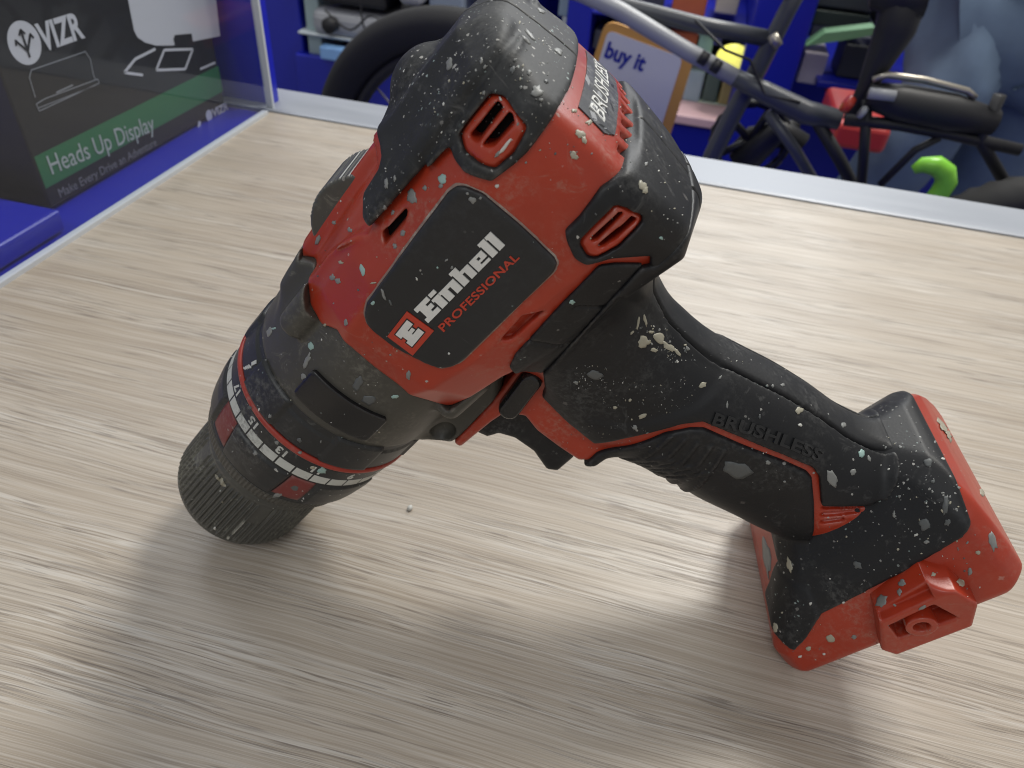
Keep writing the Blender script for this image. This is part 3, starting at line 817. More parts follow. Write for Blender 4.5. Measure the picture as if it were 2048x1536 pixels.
# --- belt clip mount on the left side of the foot, with its slot, pocket and screw boss
def yat(x, z):
    P = np.stack([np.full(160, x), np.linspace(42, 10, 160), np.full(160, z)], 1); return float(P[int(np.argmax(sample(SB, P) < 0)), 1])
cmo = [(-75, -144), (-91, -141), (-95.5, -145), (-96.5, -153), (-91, -160.3), (-69.5, -160.3), (-68, -156)]
def Lq(pts, y):
    o = []
    for p_ in pts:
        d = rl(p_); t = (y - OL[1]) / d[1]; P = OL + d * t; o.append((P[0], P[2]))
    return o
YM = 39.0
s1 = Lq([(1758, 1232), (1861, 1187), (1868, 1197), (1764, 1244)], YM); s2 = Lq([(1778, 1253), (1868, 1211), (1916, 1237), (1798, 1278)], YM); bc = Lq([(1842, 1250)], YM)[0]
def fcm(x, y, z):
    tp_ = smax(psdf(x, z, cmo) - .3, y - YM - 0 * x, 1.0)
    f = smax(tp_, 20 - y, .5)
    f = smax(f, (y - YM) * .7071 + (z + 144.5) * .7071 - 1.0, .8)      # sloped upper face
    f = smax(f, -np.maximum(psdf(x, z, s1), YM - 3.2 - y), .5)
    f = smax(f, -np.maximum(psdf(x, z, s2), YM - 5.0 - y), .6)
    bd = np.sqrt((x - bc[0]) ** 2 + (z - bc[1]) ** 2)
    f = smin(f, np.maximum(np.maximum(bd - 4.0, y - YM - .8), 26 - y), .4)
    return smax(f, -np.maximum(bd - 2.1, 32 - y), .4)
O_CLIP = small_net('clip_mount', fcm, (-104, 20, -162), (-66, 42, -139), .38, [M_RED])

# --- BVH over every drill part, for lettering and paint
ALLV = []; ALLF = []; OWN = []; base = 0
for o, V, F in BVHS:
    ALLV.append(V)
    for f in F:
        ALLF.append([i + base for i in f]); OWN.append(o)
    base += len(V)
ALLV = np.concatenate(ALLV)
BV = BVHTree.FromPolygons([tuple(v) for v in ALLV], ALLF)
def pxhit(q):
    d = rl(q); r = BV.ray_cast(Vector(OL), Vector(d))
    if r[0] is None: return None
    nn = np.array(r[1]); 
    if nn @ d > 0: nn = -nn
    return np.array(r[0]), nn, OWN[r[2]]
def smoothn(P, nn):
    acc = nn.copy()
    return acc / np.linalg.norm(acc)
def pxmap(fr):
    "fr: (x,y)->photo point; lands on the drill"
    last = [None]
    def f(x, y):
        h = pxhit(fr(x, y))
        if h is None: h = last[0]
        last[0] = h
        return h[0], h[1]
    return f
# name plate lettering: u along the word, v up
def frame_px(o, eu, ev):
    return lambda x, y: (o[0] + eu[0] * x + ev[0] * y, o[1] + eu[1] * x + ev[1] * y)
def rects(rs): return [([(a, b), (c, b), (c, d), (a, d)], [(0, 1, 2, 3)]) for a, b, c, d in rs]
# heavy slab letters drawn on a grid, x height 5, cap height 7
def word():
    out = []; x = 0
    def add(w, rs):
        nonlocal x
        out.extend(rects([(x + a, b, x + c, d) for a, b, c, d in rs])); x += w + .55
    add(4.6, [(0, 0, 4.6, 1.75), (0, 5.25, 4.6, 7), (.9, 1.75, 2.9, 5.25), (2.9, 2.65, 4.2, 4.35)])
    add(2.0, [(0, 0, 2.0, 4.8), (-.4, 3.7, 0, 4.8), (0, 5.5, 2.0, 7)])
    add(4.6, [(0, 0, 1.9, 4.8), (2.9, 0, 4.8, 4.8), (1.9, 3.5, 2.9, 4.8), (-.4, 3.7, 0, 4.8)])
    add(4.6, [(.2, 0, 2.1, 7), (3.0, 0, 4.9, 4.8), (2.1, 3.5, 3.0, 4.8), (-.2, 5.7, .2, 7)])
    add(4.5, [(.3, 0, 2.2, 4.8), (2.2, 0, 4.7, 1.1), (2.2, 1.9, 4.7, 2.75), (2.2, 3.8, 4.7, 4.8), (3.2, 2.75, 4.7, 3.8)])
    add(1.9, [(.3, 0, 2.2, 7), (0, 5.7, .3, 7)])
    add(1.9, [(.4, 0, 2.3, 7), (.1, 5.7, .4, 7)])
    return out, x - .55
wd, ww = word()
A0 = np.array([857., 645.]); A1 = np.array([1008., 492.]); UP = np.array([-29., -27.])
eu = (A1 - A0) / ww; ev = UP / 7
ink(wd, pxmap(lambda x, y: A0 + eu * x + ev * y), 'brand_lettering', [M_WHITE], O_PLATE, lift=.3, maxlen=.9)
pt = text_polys('PROFESSIONAL', 1.0, .018, 0, 1.05)
xs = [v[0] for v in pt[0]]; ys = [v[1] for v in pt[0]]
B0 = np.array([888., 664.]); B1 = np.array([1040., 516.]); UP2 = np.array([-12.5, -11.5])
def pm(x, y):
    return B0 + (B1 - B0) * ((x - min(xs)) / (max(xs) - min(xs))) + UP2 * ((y - min(ys)) / (max(ys) - min(ys)))
ink([pt], pxmap(pm), 'line_lettering', [M_REDPRINT], O_PLATE, lift=.15, maxlen=.12)
# square emblem
SQ = [np.array(p, float) for p in ((826, 710), (775, 672), (814, 622), (868, 661))]   # bl, tl?, ...
def sqm(x, y): return SQ[0] * (1 - x) * (1 - y) + SQ[1] * (1 - x) * y + SQ[2] * x * y + SQ[3] * x * (1 - y)
O_EMB = ink(rects([(0, 0, 1, 1)]), pxmap(sqm), 'emblem', [M_REDPRINT], O_PLATE, lift=.25, maxlen=.1)
ge = [(.22, .20, .80, .42), (.22, .62, .80, .84), (.30, .42, .54, .62), (.54, .46, .70, .58)]
gb = [(a - .035, b - .035, c + .035, d + .035) for a, b, c, d in ge]
ink(rects(gb), pxmap(sqm), 'emblem_outline', [M_PLATE], O_EMB, lift=.32, maxlen=.12)
ink(rects(ge), pxmap(sqm), 'emblem_letter', [M_WHITE], O_EMB, lift=.42, maxlen=.12)
# raised word on the grip
gtx = text_polys('BRUSHLESS', 1.0, .03, .15, 1.05)
xs2 = [v[0] for v in gtx[0]]; ys2 = [v[1] for v in gtx[0]]
def gm(x, y):
    t = (x - min(xs2)) / (max(xs2) - min(xs2)); w_ = (y - min(ys2)) / (max(ys2) - min(ys2))
    return np.array([1422., 848.]) * (1 - t) + np.array([1642., 925.]) * t + np.array([4., -25.]) * w_ + np.array([0, -6.]) * math.sin(math.pi * t)
ink([gtx], pxmap(gm), 'grip_lettering', [M_RUBPRINT], O_GRIP, lift=.55, maxlen=.15)

# --- dried paint: thick splats, each appended to the part it sticks to
rs = random.Random(5)
splats = {}
def splat(q, rx, ry, ang, m, seed=None, dome=.35):
    c = pxhit(q)
    if c is None: return
    r_ = random.Random(seed if seed is not None else int(q[0] * 7 + q[1]))
    ph = [r_.random() * 6.28 for _ in range(5)]; am = [r_.uniform(.0, .16) for _ in range(5)]
    ca, sa = math.cos(math.radians(ang)), math.sin(math.radians(ang))
    rings = 3; seg = 16
    P = [c[0] + c[1] * dome * .8]; 
    for k in range(1, rings + 2):
        f = min(k / rings, 1.0)
        for j in range(seg):
            t = 2 * math.pi * j / seg
            w = 1 + sum(am[i] * math.sin((i + 2) * t + ph[i]) for i in range(5))
            x = rx * w * f * math.cos(t); y = ry * w * f * math.sin(t)
            h = pxhit((q[0] + x * ca - y * sa, q[1] + x * sa + y * ca))
            if h is None or np.linalg.norm(h[0] - c[0]) > 9: h = (c[0], c[1])
            lift = dome * (.8 - .45 * f * f) if k <= rings else -.15
            P.append(h[0] + h[1] * lift)
    F = [(0, 1 + j, 1 + (j + 1) % seg) for j in range(seg)]
    for k in range(rings):
        for j in range(seg):
            a = 1 + k * seg; F.append((a + j, a + seg + j, a + seg + (j + 1) % seg, a + (j + 1) % seg))
    splats.setdefault(c[2].name, []).append((P, F, m))
G_, W_, M_, C_, S_ = 0, 1, 2, 3, 4
for a in [
 # motor end
 ((1074, 183), 11, 11, 0, G_), ((1117, 103), 10, 5, 40, G_), ((1060, 70), 14, 3.5, 50, G_), ((1052, 80), 13, 2.5, 45, G_), ((1082, 22), 9, 3.5, 35, G_), ((1025, 140), 7, 5, 110, S_), ((1058, 145), 4, 5, 0, G_), ((1092, 163), 5, 3, 40, S_),
 ((899, 128), 6, 12, 15, G_), ((963, 122), 3, 6, 0, G_), ((970, 134), 5, 3, -50, G_), ((1042, 175), 3, 3, 0, G_), ((1030, 120), 3, 3, 0, G_), ((968, 186), 3, 4, 0, G_), ((1082, 200), 4, 3, 0, G_),
 ((1148, 222), 6, 3.5, 10, C_), ((1178, 245), 6, 5, 0, C_), ((1160, 268), 10, 7, 20, C_), ((1168, 280), 4, 9, -20, C_), ((1148, 311), 9, 7, 40, C_), ((1285, 372), 11, 7, 60, C_), ((1290, 380), 5, 8, 10, C_), ((1322, 476), 3.6, 3.2, 0, M_), ((1292, 328), 3, 4, 0, G_),
 ((1010, 293), 20, 3.5, -50, W_), ((995, 308), 8, 3, -50, G_), ((885, 358), 8, 10, 0, M_), ((882, 372), 4, 5, 0, G_), ((824, 393), 9, 15, -8, G_), ((850, 376), 4, 5, 0, G_), ((773, 367), 3.5, 10, 0, G_), ((790, 357), 2.2, 6, 0, G_), ((786, 425), 3, 5, 20, G_),
 ((770, 415), 4, 4, 0, G_), ((790, 492), 4, 5, 0, G_), ((994, 372), 4, 4, 0, W_), ((806, 466), 5, 6, 10, G_), ((1001, 198), 5, 2, 60, W_),
 ((725, 540), 4.5, 12, -20, M_), ((665, 555), 5, 6, 0, G_), ((676, 562), 5, 6, 0, G_), ((682, 525), 5, 3, 20, C_), ((747, 566), 6, 1.8, -10, C_), ((668, 445), 4, 4, 0, G_), ((700, 460), 4, 5, -20, G_), ((636, 480), 4, 11, 15, G_), ((692, 645), 4, 6, 0, G_), ((650, 650), 3, 3, 0, C_),
 ((945, 400), 8, 6, 30, G_), ((935, 387), 3, 3, 0, G_), ((961, 396), 3, 3, 0, G_), ((767, 589), 3, 11, -20, G_), ((746, 606), 3.6, 4.2, 0, M_), ((781, 605), 2, 7, -25, S_), ((893, 520), 2, 4, 50, G_), ((904, 535), 3, 3, 0, G_), ((898, 707), 2.5, 2, 0, W_), ((875, 535), 2, 2, 0, M_),
 # gear end
 ((539, 664), 5, 9, 10, G_), ((548, 657), 4, 2, -20, M_), ((622, 692), 5.5, 8, -15, M_), ((614, 722), 5, 15, 25, G_), ((607, 753), 5, 6, 0, G_), ((790, 793), 7, 3.6, -5, M_), ((716, 767), 9, 14, 15, S_), ((738, 800), 14, 9, 10, S_), ((817, 750), 5, 8, 0, G_),
 ((644, 941), 9, 5.5, 5, M_), ((557, 989), 11, 5, -15, G_), ((590, 975), 12, 8, 0, S_), ((511, 906), 4.5, 4.5, 0, G_), ((445, 965), 11, 4, 60, C_), ((435, 955), 7, 3, 60, C_), ((599, 880), 5, 4, 30, S_), ((554, 885), 4, 4, 0, G_), ((540, 832), 3, 4, 0, G_), ((600, 905), 4, 3, 0, G_), ((430, 1057), 3, 3, 0, W_), ((500, 815), 4, 3, 20, S_), ((625, 935), 5, 3, 0, C_),
 # grip
 ((1287, 684), 12, 11, 0, C_), ((1318, 676), 13, 9, 40, C_), ((1338, 694), 16, 6, 35, C_), ((1308, 700), 7, 4, 20, C_), ((1276, 646), 2, 14, 10, C_), ((1290, 640), 2.5, 12, -15, C_), ((1264, 665), 5, 2, -50, C_), ((1375, 697), 5, 3, 40, G_), ((1302, 664), 5, 3, 0, C_), ((1355, 705), 10, 3, 50, C_), ((1370, 690), 3, 2, 0, C_),
 ((1144, 604), 5.2, 4.2, 0, M_), ((1598, 821), 7, 7, 0, C_), ((1600, 850), 4, 3, 0, W_), ((1687, 850), 5, 5, 0, G_), ((1664, 957), 8, 20, -22, G_), ((1475, 940), 31, 15, 8, S_), ((1536, 925), 5, 4, 0, G_), ((1568, 927), 4, 3, 0, G_), ((1569, 963), 3, 2, 0, G_), ((1723, 907), 6, 8, 0, M_), ((1738, 917), 3, 6, -20, G_), ((1706, 944), 6, 6, 0, G_),
 ((1454, 810), 2, 7, 0, G_), ((1519, 833), 2, 5, 0, S_), ((1270, 855), 6, 4, 40, G_), ((1152, 765), 5, 3, 20, G_), ((1190, 750), 15, 9, 20, S_), ((1545, 772), 3, 3, 0, G_), ((1565, 770), 4, 3, 0, G_), ((1285, 832), 9, 4, -20, C_), ((1405, 770), 8, 5, -30, C_), ((1260, 800), 3, 3, 0, C_), ((1230, 815), 4, 3, 0, C_), ((1440, 755), 5, 2, -50, G_),
 # foot
 ((1849, 1049), 11, 12, 0, S_), ((1832, 1070), 4.5, 2.2, -15, W_), ((1853, 1084), 5, 4, 0, G_), ((1895, 1045), 6, 7, 0, S_), ((1891, 1010), 6, 20, 5, S_), ((1856, 925), 10, 7, 10, S_), ((1866, 963), 4, 4, 0, S_), ((1788, 1029), 3, 6, 0, G_), ((1799, 993), 3, 3, 0, G_),
 ((1892, 862), 14, 28, -32, C_), ((1985, 1082), 7, 19, -15, G_), ((1763, 1202), 10, 13, 35, G_), ((1804, 1166), 7, 7, 0, G_), ((1799, 1184), 5, 6, 0, G_), ((1867, 1149), 4.5, 4, 0, C_), ((1940, 1143), 4, 8, 10, G_), ((1922, 1165), 8, 7, 30, C_), ((1956, 1105), 5, 4, 0, C_), ((1661, 1277), 8, 8, 20, C_), ((1617, 1297), 5, 4.5, 0, C_),
 ((1600, 1313), 4, 2, -20, W_), ((1648, 1308), 3, 2, 0, W_), ((1708, 1274), 5, 4, 0, G_), ((1621, 1207), 3.5, 2.5, -50, W_), ((1687, 1205), 3, 2, 0, W_), ((1534, 1115), 7, 42, -6, G_), ((1579, 1130), 5, 14, -12, C_), ((1551, 1255), 5, 9, -10, C_), ((1965, 985), 5, 9, -30, C_), ((1715, 1130), 9, 7, 20, S_), ((1845, 1215), 8, 3, -25, G_)]:
    splat(*a)
# loose smaller flecks, denser on the top cap and the foot
def flecks(n, box, poly=None, rmin=.9, rmax=2.4, ang=None, seed=1):
    r_ = random.Random(seed)
    for i in range(n):
        q = (r_.uniform(box[0], box[2]), r_.uniform(box[1], box[3]))
        if poly is not None and psdf(np.array(q[0]), np.array(q[1]), poly) > 0: continue
        r = .85 * (rmin + (rmax - rmin) * r_.random() ** 3)
        splat(q, r, r * r_.uniform(.7, 1.9), r_.uniform(0, 180) if ang is None else ang + r_.gauss(0, 18), r_.choice([0, 0, 0, 3, 4, 1]), seed=i * 31 + seed, dome=.2)
flecks(240, (740, 20, 1120, 450), [(740, 440), (760, 330), (860, 160), (960, 60), (1060, 30), (1120, 110), (1060, 260), (900, 300), (780, 430)], ang=20, seed=11)
flecks(70, (860, 20, 1170, 330), ang=30, seed=12)
flecks(34, (600, 360, 860, 720), seed=13)
flecks(34, (430, 650, 760, 1010), seed=14)
flecks(150, (1750, 840, 1960, 1200), [(1760, 850), (1860, 830), (1945, 1030), (1940, 1160), (1790, 1100)], rmax=3, seed=15)
flecks(45, (1560, 1050, 2030, 1330), rmax=2.8, seed=16)
flecks(26, (1250, 600, 1780, 980), rmax=1.7, seed=17)
flecks(50, (1180, 180, 1380, 480), rmax=2.2, seed=18)
flecks(150, (1170, 720, 1400, 840), [(1200, 740), (1300, 770), (1390, 755), (1400, 800), (1330, 835), (1240, 845), (1180, 800)], rmin=.5, rmax=1.7, seed=21)
flecks(60, (1150, 730, 1215, 780), rmin=.5, rmax=1.3, seed=22)
flecks(170, (1255, 640, 1400, 725), [(1255, 650), (1330, 650), (1400, 720), (1340, 725)], rmin=.6, rmax=3.2, ang=30, seed=23)
flecks(60, (1300, 610, 1560, 750), [(1300, 615), (1420, 675), (1560, 740), (1540, 752), (1390, 700)], rmin=.5, rmax=1.6, ang=35, seed=24)
flecks(40, (1130, 850, 1300, 900), rmin=.4, rmax=1.2, seed=25)
for on_, lst in splats.items():
    o = bpy.data.objects[on_]; me = o.data
    V0 = np.empty(len(me.vertices) * 3); me.vertices.foreach_get('co', V0); V0 = V0.reshape(-1, 3)
    vs = [tuple(v) for v in V0]; fs = [tuple(p.vertices) for p in me.polygons]; mi = [0] * len(fs); nm0 = len(me.materials)
    for m_ in M_SPL: me.materials.append(m_)
    mats = list(me.materials)
    for P, F, m_ in lst:
        b_ = len(vs); vs += [tuple(np.asarray(p) / 1000) for p in P]; fs += [tuple(i + b_ for i in f) for f in F]; mi += [nm0 + m_] * len(F)
    nm = bpy.data.meshes.new(me.name); nm.from_pydata(vs, [], fs)
    for m_ in mats: nm.materials.append(m_)
    nm.polygons.foreach_set('material_index', mi); nm.polygons.foreach_set('use_smooth', [True] * len(fs)); nm.update()
    o.data = nm

# ------------------------------------------------------------------ counter
def grain_mat():
    m, nt, b = mat_new('counter_laminate')
    tc = N(nt, 'ShaderNodeTexCoord').outputs['Object']
    p = mapping(nt, tc, rot=(0, 0, math.radians(0.0)))
    # wavy grain lines run along x
    wob = tex_noise(nt, mapping(nt, p, sc=(3.5, 8, 1)), 1.0, 2, .5)
    sep = N(nt, 'ShaderNodeSeparateXYZ'); L(nt, p, sep.inputs[0])
    w2_ = tex_noise(nt, mapping(nt, p, sc=(28, 60, 1), loc=(5, 5, 0)), 1.0, 1, .5)
    y2 = math_(nt, 'ADD', sep.outputs[1], math_(nt, 'MULTIPLY', math_(nt, 'SUBTRACT', wob, .5), .014))
    y2 = math_(nt, 'ADD', y2, math_(nt, 'MULTIPLY', math_(nt, 'SUBTRACT', w2_, .5), .0016))
    cmb = N(nt, 'ShaderNodeCombineXYZ'); L(nt, sep.outputs[0], cmb.inputs[0]); L(nt, y2, cmb.inputs[1])
    g = cmb.outputs[0]
    def streak(fx, fy, o, det=1): return tex_noise(nt, mapping(nt, g, sc=(fx, fy, 1), loc=(o, o * 1.7, 0)), 1.0, det, .5)
    def contour(src, at_, w): return math_(nt, 'SUBTRACT', 1.0, ramp_(nt, math_(nt, 'ABSOLUTE', math_(nt, 'SUBTRACT', src, at_)), 0.0, w))
    broad = streak(1.4, 42, 1, 2)
    mid = streak(8, 760, 2)
    fine = streak(17, 2500, 3)
    pores = streak(50, 1800, 4, 0)
    la = streak(3.6, 230, 5, 1); lb_ = streak(5.5, 400, 6, 1); lc_ = streak(11, 850, 7, 1)
    brk = ramp_(nt, streak(15, 110, 8, 1), .40, .58); brk2 = ramp_(nt, streak(11, 70, 9, 1), .42, .60)
    c = mix_(nt, ramp_(nt, broad, .30, .70), (.385, .322, .252), (.462, .400, .325))
    c = mix_(nt, math_(nt, 'MULTIPLY', ramp_(nt, mid, .45, .70), .30), c, (.60, .555, .495))
    c = mix_(nt, math_(nt, 'MULTIPLY', ramp_(nt, mid, .52, .30), .26), c, (.285, .235, .190))
    c = mix_(nt, math_(nt, 'MULTIPLY', ramp_(nt, fine, .50, .66), .26), c, (.64, .60, .55))
    c = mix_(nt, math_(nt, 'MULTIPLY', ramp_(nt, fine, .50, .36), .24), c, (.20, .165, .135))
    ln = math_(nt, 'MULTIPLY', math_(nt, 'MAXIMUM', contour(la, .47, .013), contour(lb_, .55, .020)), brk)
    ln = math_(nt, 'MAXIMUM', ln, math_(nt, 'MULTIPLY', contour(lc_, .42, .035), brk2))
    lw = math_(nt, 'MULTIPLY', math_(nt, 'MAXIMUM', contour(la, .51, .022), contour(lc_, .56, .05)), brk2)
    pm_ = math_(nt, 'MULTIPLY', ramp_(nt, pores, .665, .71), brk2)
    c = mix_(nt, math_(nt, 'MULTIPLY', lw, .38), c, (.68, .66, .62))
    c = mix_(nt, math_(nt, 'MULTIPLY', ln, .48), c, (.13, .105, .09))
    c = mix_(nt, math_(nt, 'MULTIPLY', pm_, .5), c, (.12, .096, .083))
    kn = ramp_(nt, tex_noise(nt, mapping(nt, g, sc=(11, 95, 1), loc=(1.3, 2.2, 0)), 1.0, 3), .66, .76)
    c = mix_(nt, math_(nt, 'MULTIPLY', kn, .4), c, (.14, .115, .10))
    sc_, _ = speck(nt, tc, 45, .02, .02, .06, 2.)
    c = mix_(nt, math_(nt, 'MULTIPLY', sc_, .5), c, (.10, .09, .08))
    for k_, (ro, th) in enumerate(((1.15, .80), (2.2, .81), (.55, .82))):
        ns = tex_noise(nt, mapping(nt, tc, sc=(9, 900, 1), rot=(0, 0, ro), loc=(k_ * 3, 0, 0)), 1.0, 1); na = tex_noise(nt, mapping(nt, tc, loc=(k_ * 2 + 1, 1, 0)), 26, 2)
        c = mix_(nt, math_(nt, 'MULTIPLY', math_(nt, 'MULTIPLY', ramp_(nt, ns, th - .06, th), ramp_(nt, na, .54, .62)), .4), c, (.16, .135, .12))
    L(nt, c, b.inputs['Base Color'])
    L(nt, math_(nt, 'MULTIPLY_ADD', tex_noise(nt, tc, 14, 4), .20, math_(nt, 'MULTIPLY_ADD', fine, .14, .19)), b.inputs['Roughness'])
    b.inputs['Specular IOR Level'].default_value = .40
    bp = N(nt, 'ShaderNodeBump'); bp.inputs['Strength'].default_value = .34; bp.inputs['Distance'].default_value = .00022
    h = math_(nt, 'SUBTRACT', math_(nt, 'MULTIPLY', mid, .9), math_(nt, 'ADD', math_(nt, 'MULTIPLY', pm_, .5), math_(nt, 'MULTIPLY', ln, .8))); h = math_(nt, 'ADD', h, math_(nt, 'MULTIPLY', fine, .6))
    L(nt, h, bp.inputs['Height']); L(nt, bp.outputs[0], b.inputs['Normal'])
    return m
YB = 0.4955; XP = -0.3025
t = empty('counter', (0.2, 0.1, -0.9), label='wood-grain laminate shop counter with aluminium edge under the drill', cat='counter')
bm = bmesh.new(); add_box(bm, (.45, (YB - .5) / 2, -.0125), (2 * (.45 - XP), YB + .5, .025), bev=0)
bmobj('counter_top', bm, grain_mat(), t)
bm = bmesh.new()
prof = [(YB + .001, .0009), (YB + .0035, .0016), (YB + .0065, .0004), (YB + .050, .0004), (YB + .0525, -.002), (YB + .0525, -.03), (YB + .001, -.03)]
r0 = [bm.verts.new((XP - .25, y, z)) for y, z in prof]; r1 = [bm.verts.new((1.2, y, z)) for y, z in prof]
for k in range(len(prof)): bm.faces.new((r0[k], r0[(k + 1) % len(prof)], r1[(k + 1) % len(prof)], r1[k]))
bm.faces.new(r0[::-1]); bm.faces.new(r1); bmesh.ops.recalc_face_normals(bm, faces=bm.faces)
m, nt, b = mat_new('brushed_aluminium'); b.inputs['Metallic'].default_value = .15; 
tc = N(nt, 'ShaderNodeTexCoord').outputs['Object']
nz = tex_noise(nt, mapping(nt, tc, sc=(6, 60, 60)), 1, 5, .6); 
L(nt, mix_(nt, nz, (.25, .27, .31), (.36, .38, .42)), b.inputs['Base Color']); L(nt, math_(nt, 'MULTIPLY_ADD', nz, .3, .30), b.inputs['Roughness'])
bmobj('edge_trim', bm, m, t)
M_BLUE = plain('blue_paint', (.012, .020, .50), .35, var=.3, vscale=3)
bm = bmesh.new(); add_box(bm, (.45, YB + .045, -.47), (1.5, .012, .86)); bmobj('front_panel', bm, M_BLUE, t)
bm = bmesh.new(); add_box(bm, (.45, -.2, -.47), (1.45, .9, .80)); bmobj('cabinet', bm, M_BLUE, t)
# small paint crumb on the top
bm = bmesh.new(); p = on((820, 1018), 2, 0); bmesh.ops.create_icosphere(bm, subdivisions=2, radius=.0010); bmesh.ops.transform(bm, matrix=Matrix.Translation((p[0], p[1], .0007)) @ Matrix.Diagonal((1, 1.3, .8, 1)), verts=bm.verts)
tag(bmobj('paint_crumb', bm, M_SPL[1], None, True), 'tiny white paint crumb lying on the bare counter top', 'paint crumb')

# ------------------------------------------------------------------ display case on the left
M_ACR, nt, b = mat_new('acrylic')
nt.nodes.remove(b)
out = nt.nodes['Material Output']
tr = N(nt, 'ShaderNodeBsdfTransparent'); tr.inputs[0].default_value = (.90, .92, .95, 1)
gl = N(nt, 'ShaderNodeBsdfGlossy'); gl.inputs['Roughness'].default_value = .03
fr = N(nt, 'ShaderNodeFresnel'); fr.inputs[0].default_value = 1.38
mx = N(nt, 'ShaderNodeMixShader'); geo_ = N(nt, 'ShaderNodeNewGeometry'); L(nt, math_(nt, 'MULTIPLY', fr.outputs[0], math_(nt, 'SUBTRACT', 1.0, geo_.outputs['Backfacing'])), mx.inputs[0]); L(nt, tr.outputs[0], mx.inputs[1]); L(nt, gl.outputs[0], mx.inputs[2])
df = N(nt, 'ShaderNodeBsdfDiffuse'); df.inputs[0].default_value = (.7, .72, .75, 1)
mx2 = N(nt, 'ShaderNodeMixShader'); mx2.inputs[0].default_value = .012; L(nt, mx.outputs[0], mx2.inputs[1]); L(nt, df.outputs[0], mx2.inputs[2]); L(nt, mx2.outputs[0], out.inputs[0])
M_EDGE = plain('acrylic_edge', (.55, .58, .62), .4)
c = empty('display_case', (XP - .15, .3, -.02), label='clear acrylic and blue display case at the left end of the counter', cat='display case')
bm = bmesh.new(); add_box(bm, (XP - .002, (YB + .006 - .4) / 2, .20), (.004, YB + .394, .40)); bmobj('acrylic_panel', bm, M_ACR, c)
bm = bmesh.new(); add_box(bm, (XP - .0005, (YB - .4) / 2, .0012), (.0045, YB + .392, .0024)); add_box(bm, (XP - .0025, YB + .0075, .2), (.0055, .0025, .4)); bmobj('acrylic_edge', bm, M_EDGE, c)
bm = bmesh.new(); add_box(bm, (XP - .30, .10, -.014), (.595, .80, .025)); bmobj('case_floor', bm, M_BLUE, c)
bm = bmesh.new(); add_box(bm, (XP - .30, YB + .02, .20), (.59, .010, .42)); bmobj('case_back', bm, M_BLUE, c)
# black display box
XF = -0.335; y0b = .305; y1b = .489
M_CARD = plain('black_card', (.012, .012, .013), .42, var=.3)
k = empty('display_box', (XF - .06, .4, 0), label='black cardboard box with green stripe reading Heads Up Display behind the acrylic', cat='product box')
bm = bmesh.new(); add_box(bm, (XF - .055, (y0b + y1b) / 2, .0725), (.11, y1b - y0b, .143), bev=.0015); O_BOX = bmobj('carton', bm, M_CARD, k)
def flat(name, polys, X0, mat, parent, mapf):
    bm = bmesh.new()
    for vs, fs in polys:
        b_ = [bm.verts.new((X0,) + tuple(mapf(*p))) for p in vs]
        for f in fs:
            try: bm.faces.new([b_[i] for i in f])
            except ValueError: pass
    r = bmesh.ops.extrude_face_region(bm, geom=bm.faces[:]); bmesh.ops.translate(bm, verts=[v for v in r['geom'] if isinstance(v, bmesh.types.BMVert)], vec=(.0002, 0, 0))
    bmesh.ops.recalc_face_normals(bm, faces=bm.faces)
    return bmobj(name, bm, mat, parent)
def boxpt(q): p = on(q, 0, XF); return (p[1], p[2])
def quadp(ps): return [([boxpt(p) for p in ps], [tuple(range(len(ps)))])]
idm = lambda a, b_: (a, b_)
M_GREEN = plain('green_print', (.035, .20, .075), .5, var=.2)
M_CWHITE = plain('white_card_print', (.72, .72, .74), .5); M_CGREY = plain('grey_card_print', (.22, .22, .23), .5)
flat('green_stripe', [([(.3065, .0128), (.489, .0128), (.489, .0312), (.3065, .0312)], [(0, 1, 2, 3)])], XF, M_GREEN, O_BOX, idm)
def textflat(s, p0, p1, hgt, X0, mat, name, bold=0.):
    vs, fs = text_polys(s, 1, bold); xs = [v[0] for v in vs]; ys = [v[1] for v in vs]
    a = np.array(boxpt(p0)); e = np.array(boxpt(p1)); dx = (e - a) / (max(xs) - min(xs)); up = np.array([0, hgt]) / 1.0
    return flat(name, [([(a + dx * (x - min(xs)) + up * (y - 0)) for x, y in vs], fs)], X0, mat, O_BOX, idm)
textflat('Heads Up Display', (98, 333), (306, 246), .0155, XF + .0003, M_CGREY if False else plain('pale_print', (.50, .55, .50), .5), 'stripe_lettering')
textflat('Make Every Drive an Adventure', (118, 388), (312, 284), .0075, XF + .0001, M_CGREY, 'slogan_lettering')
textflat('VIZR', (78, 80), (163, 52), .0185, XF + .0001, M_CWHITE, 'box_title', .03)
cc = boxpt((49, 86)); 
flat('round_logo', [([(cc[0] + .0105 * math.cos(t_), cc[1] + .0105 * math.sin(t_)) for t_ in np.linspace(0, 2 * math.pi, 33)[:-1]], [tuple(range(32))])], XF, M_CWHITE, O_BOX, idm)
def barp(a, b_, w):
    a = np.array(a, float); b_ = np.array(b_, float); d = b_ - a; d /= np.linalg.norm(d); n_ = np.array([-d[1], d[0]]) * w / 2
    return ([tuple(a + n_), tuple(b_ + n_), tuple(b_ - n_), tuple(a - n_)], [(0, 1, 2, 3)])
cx_, cz_ = cc
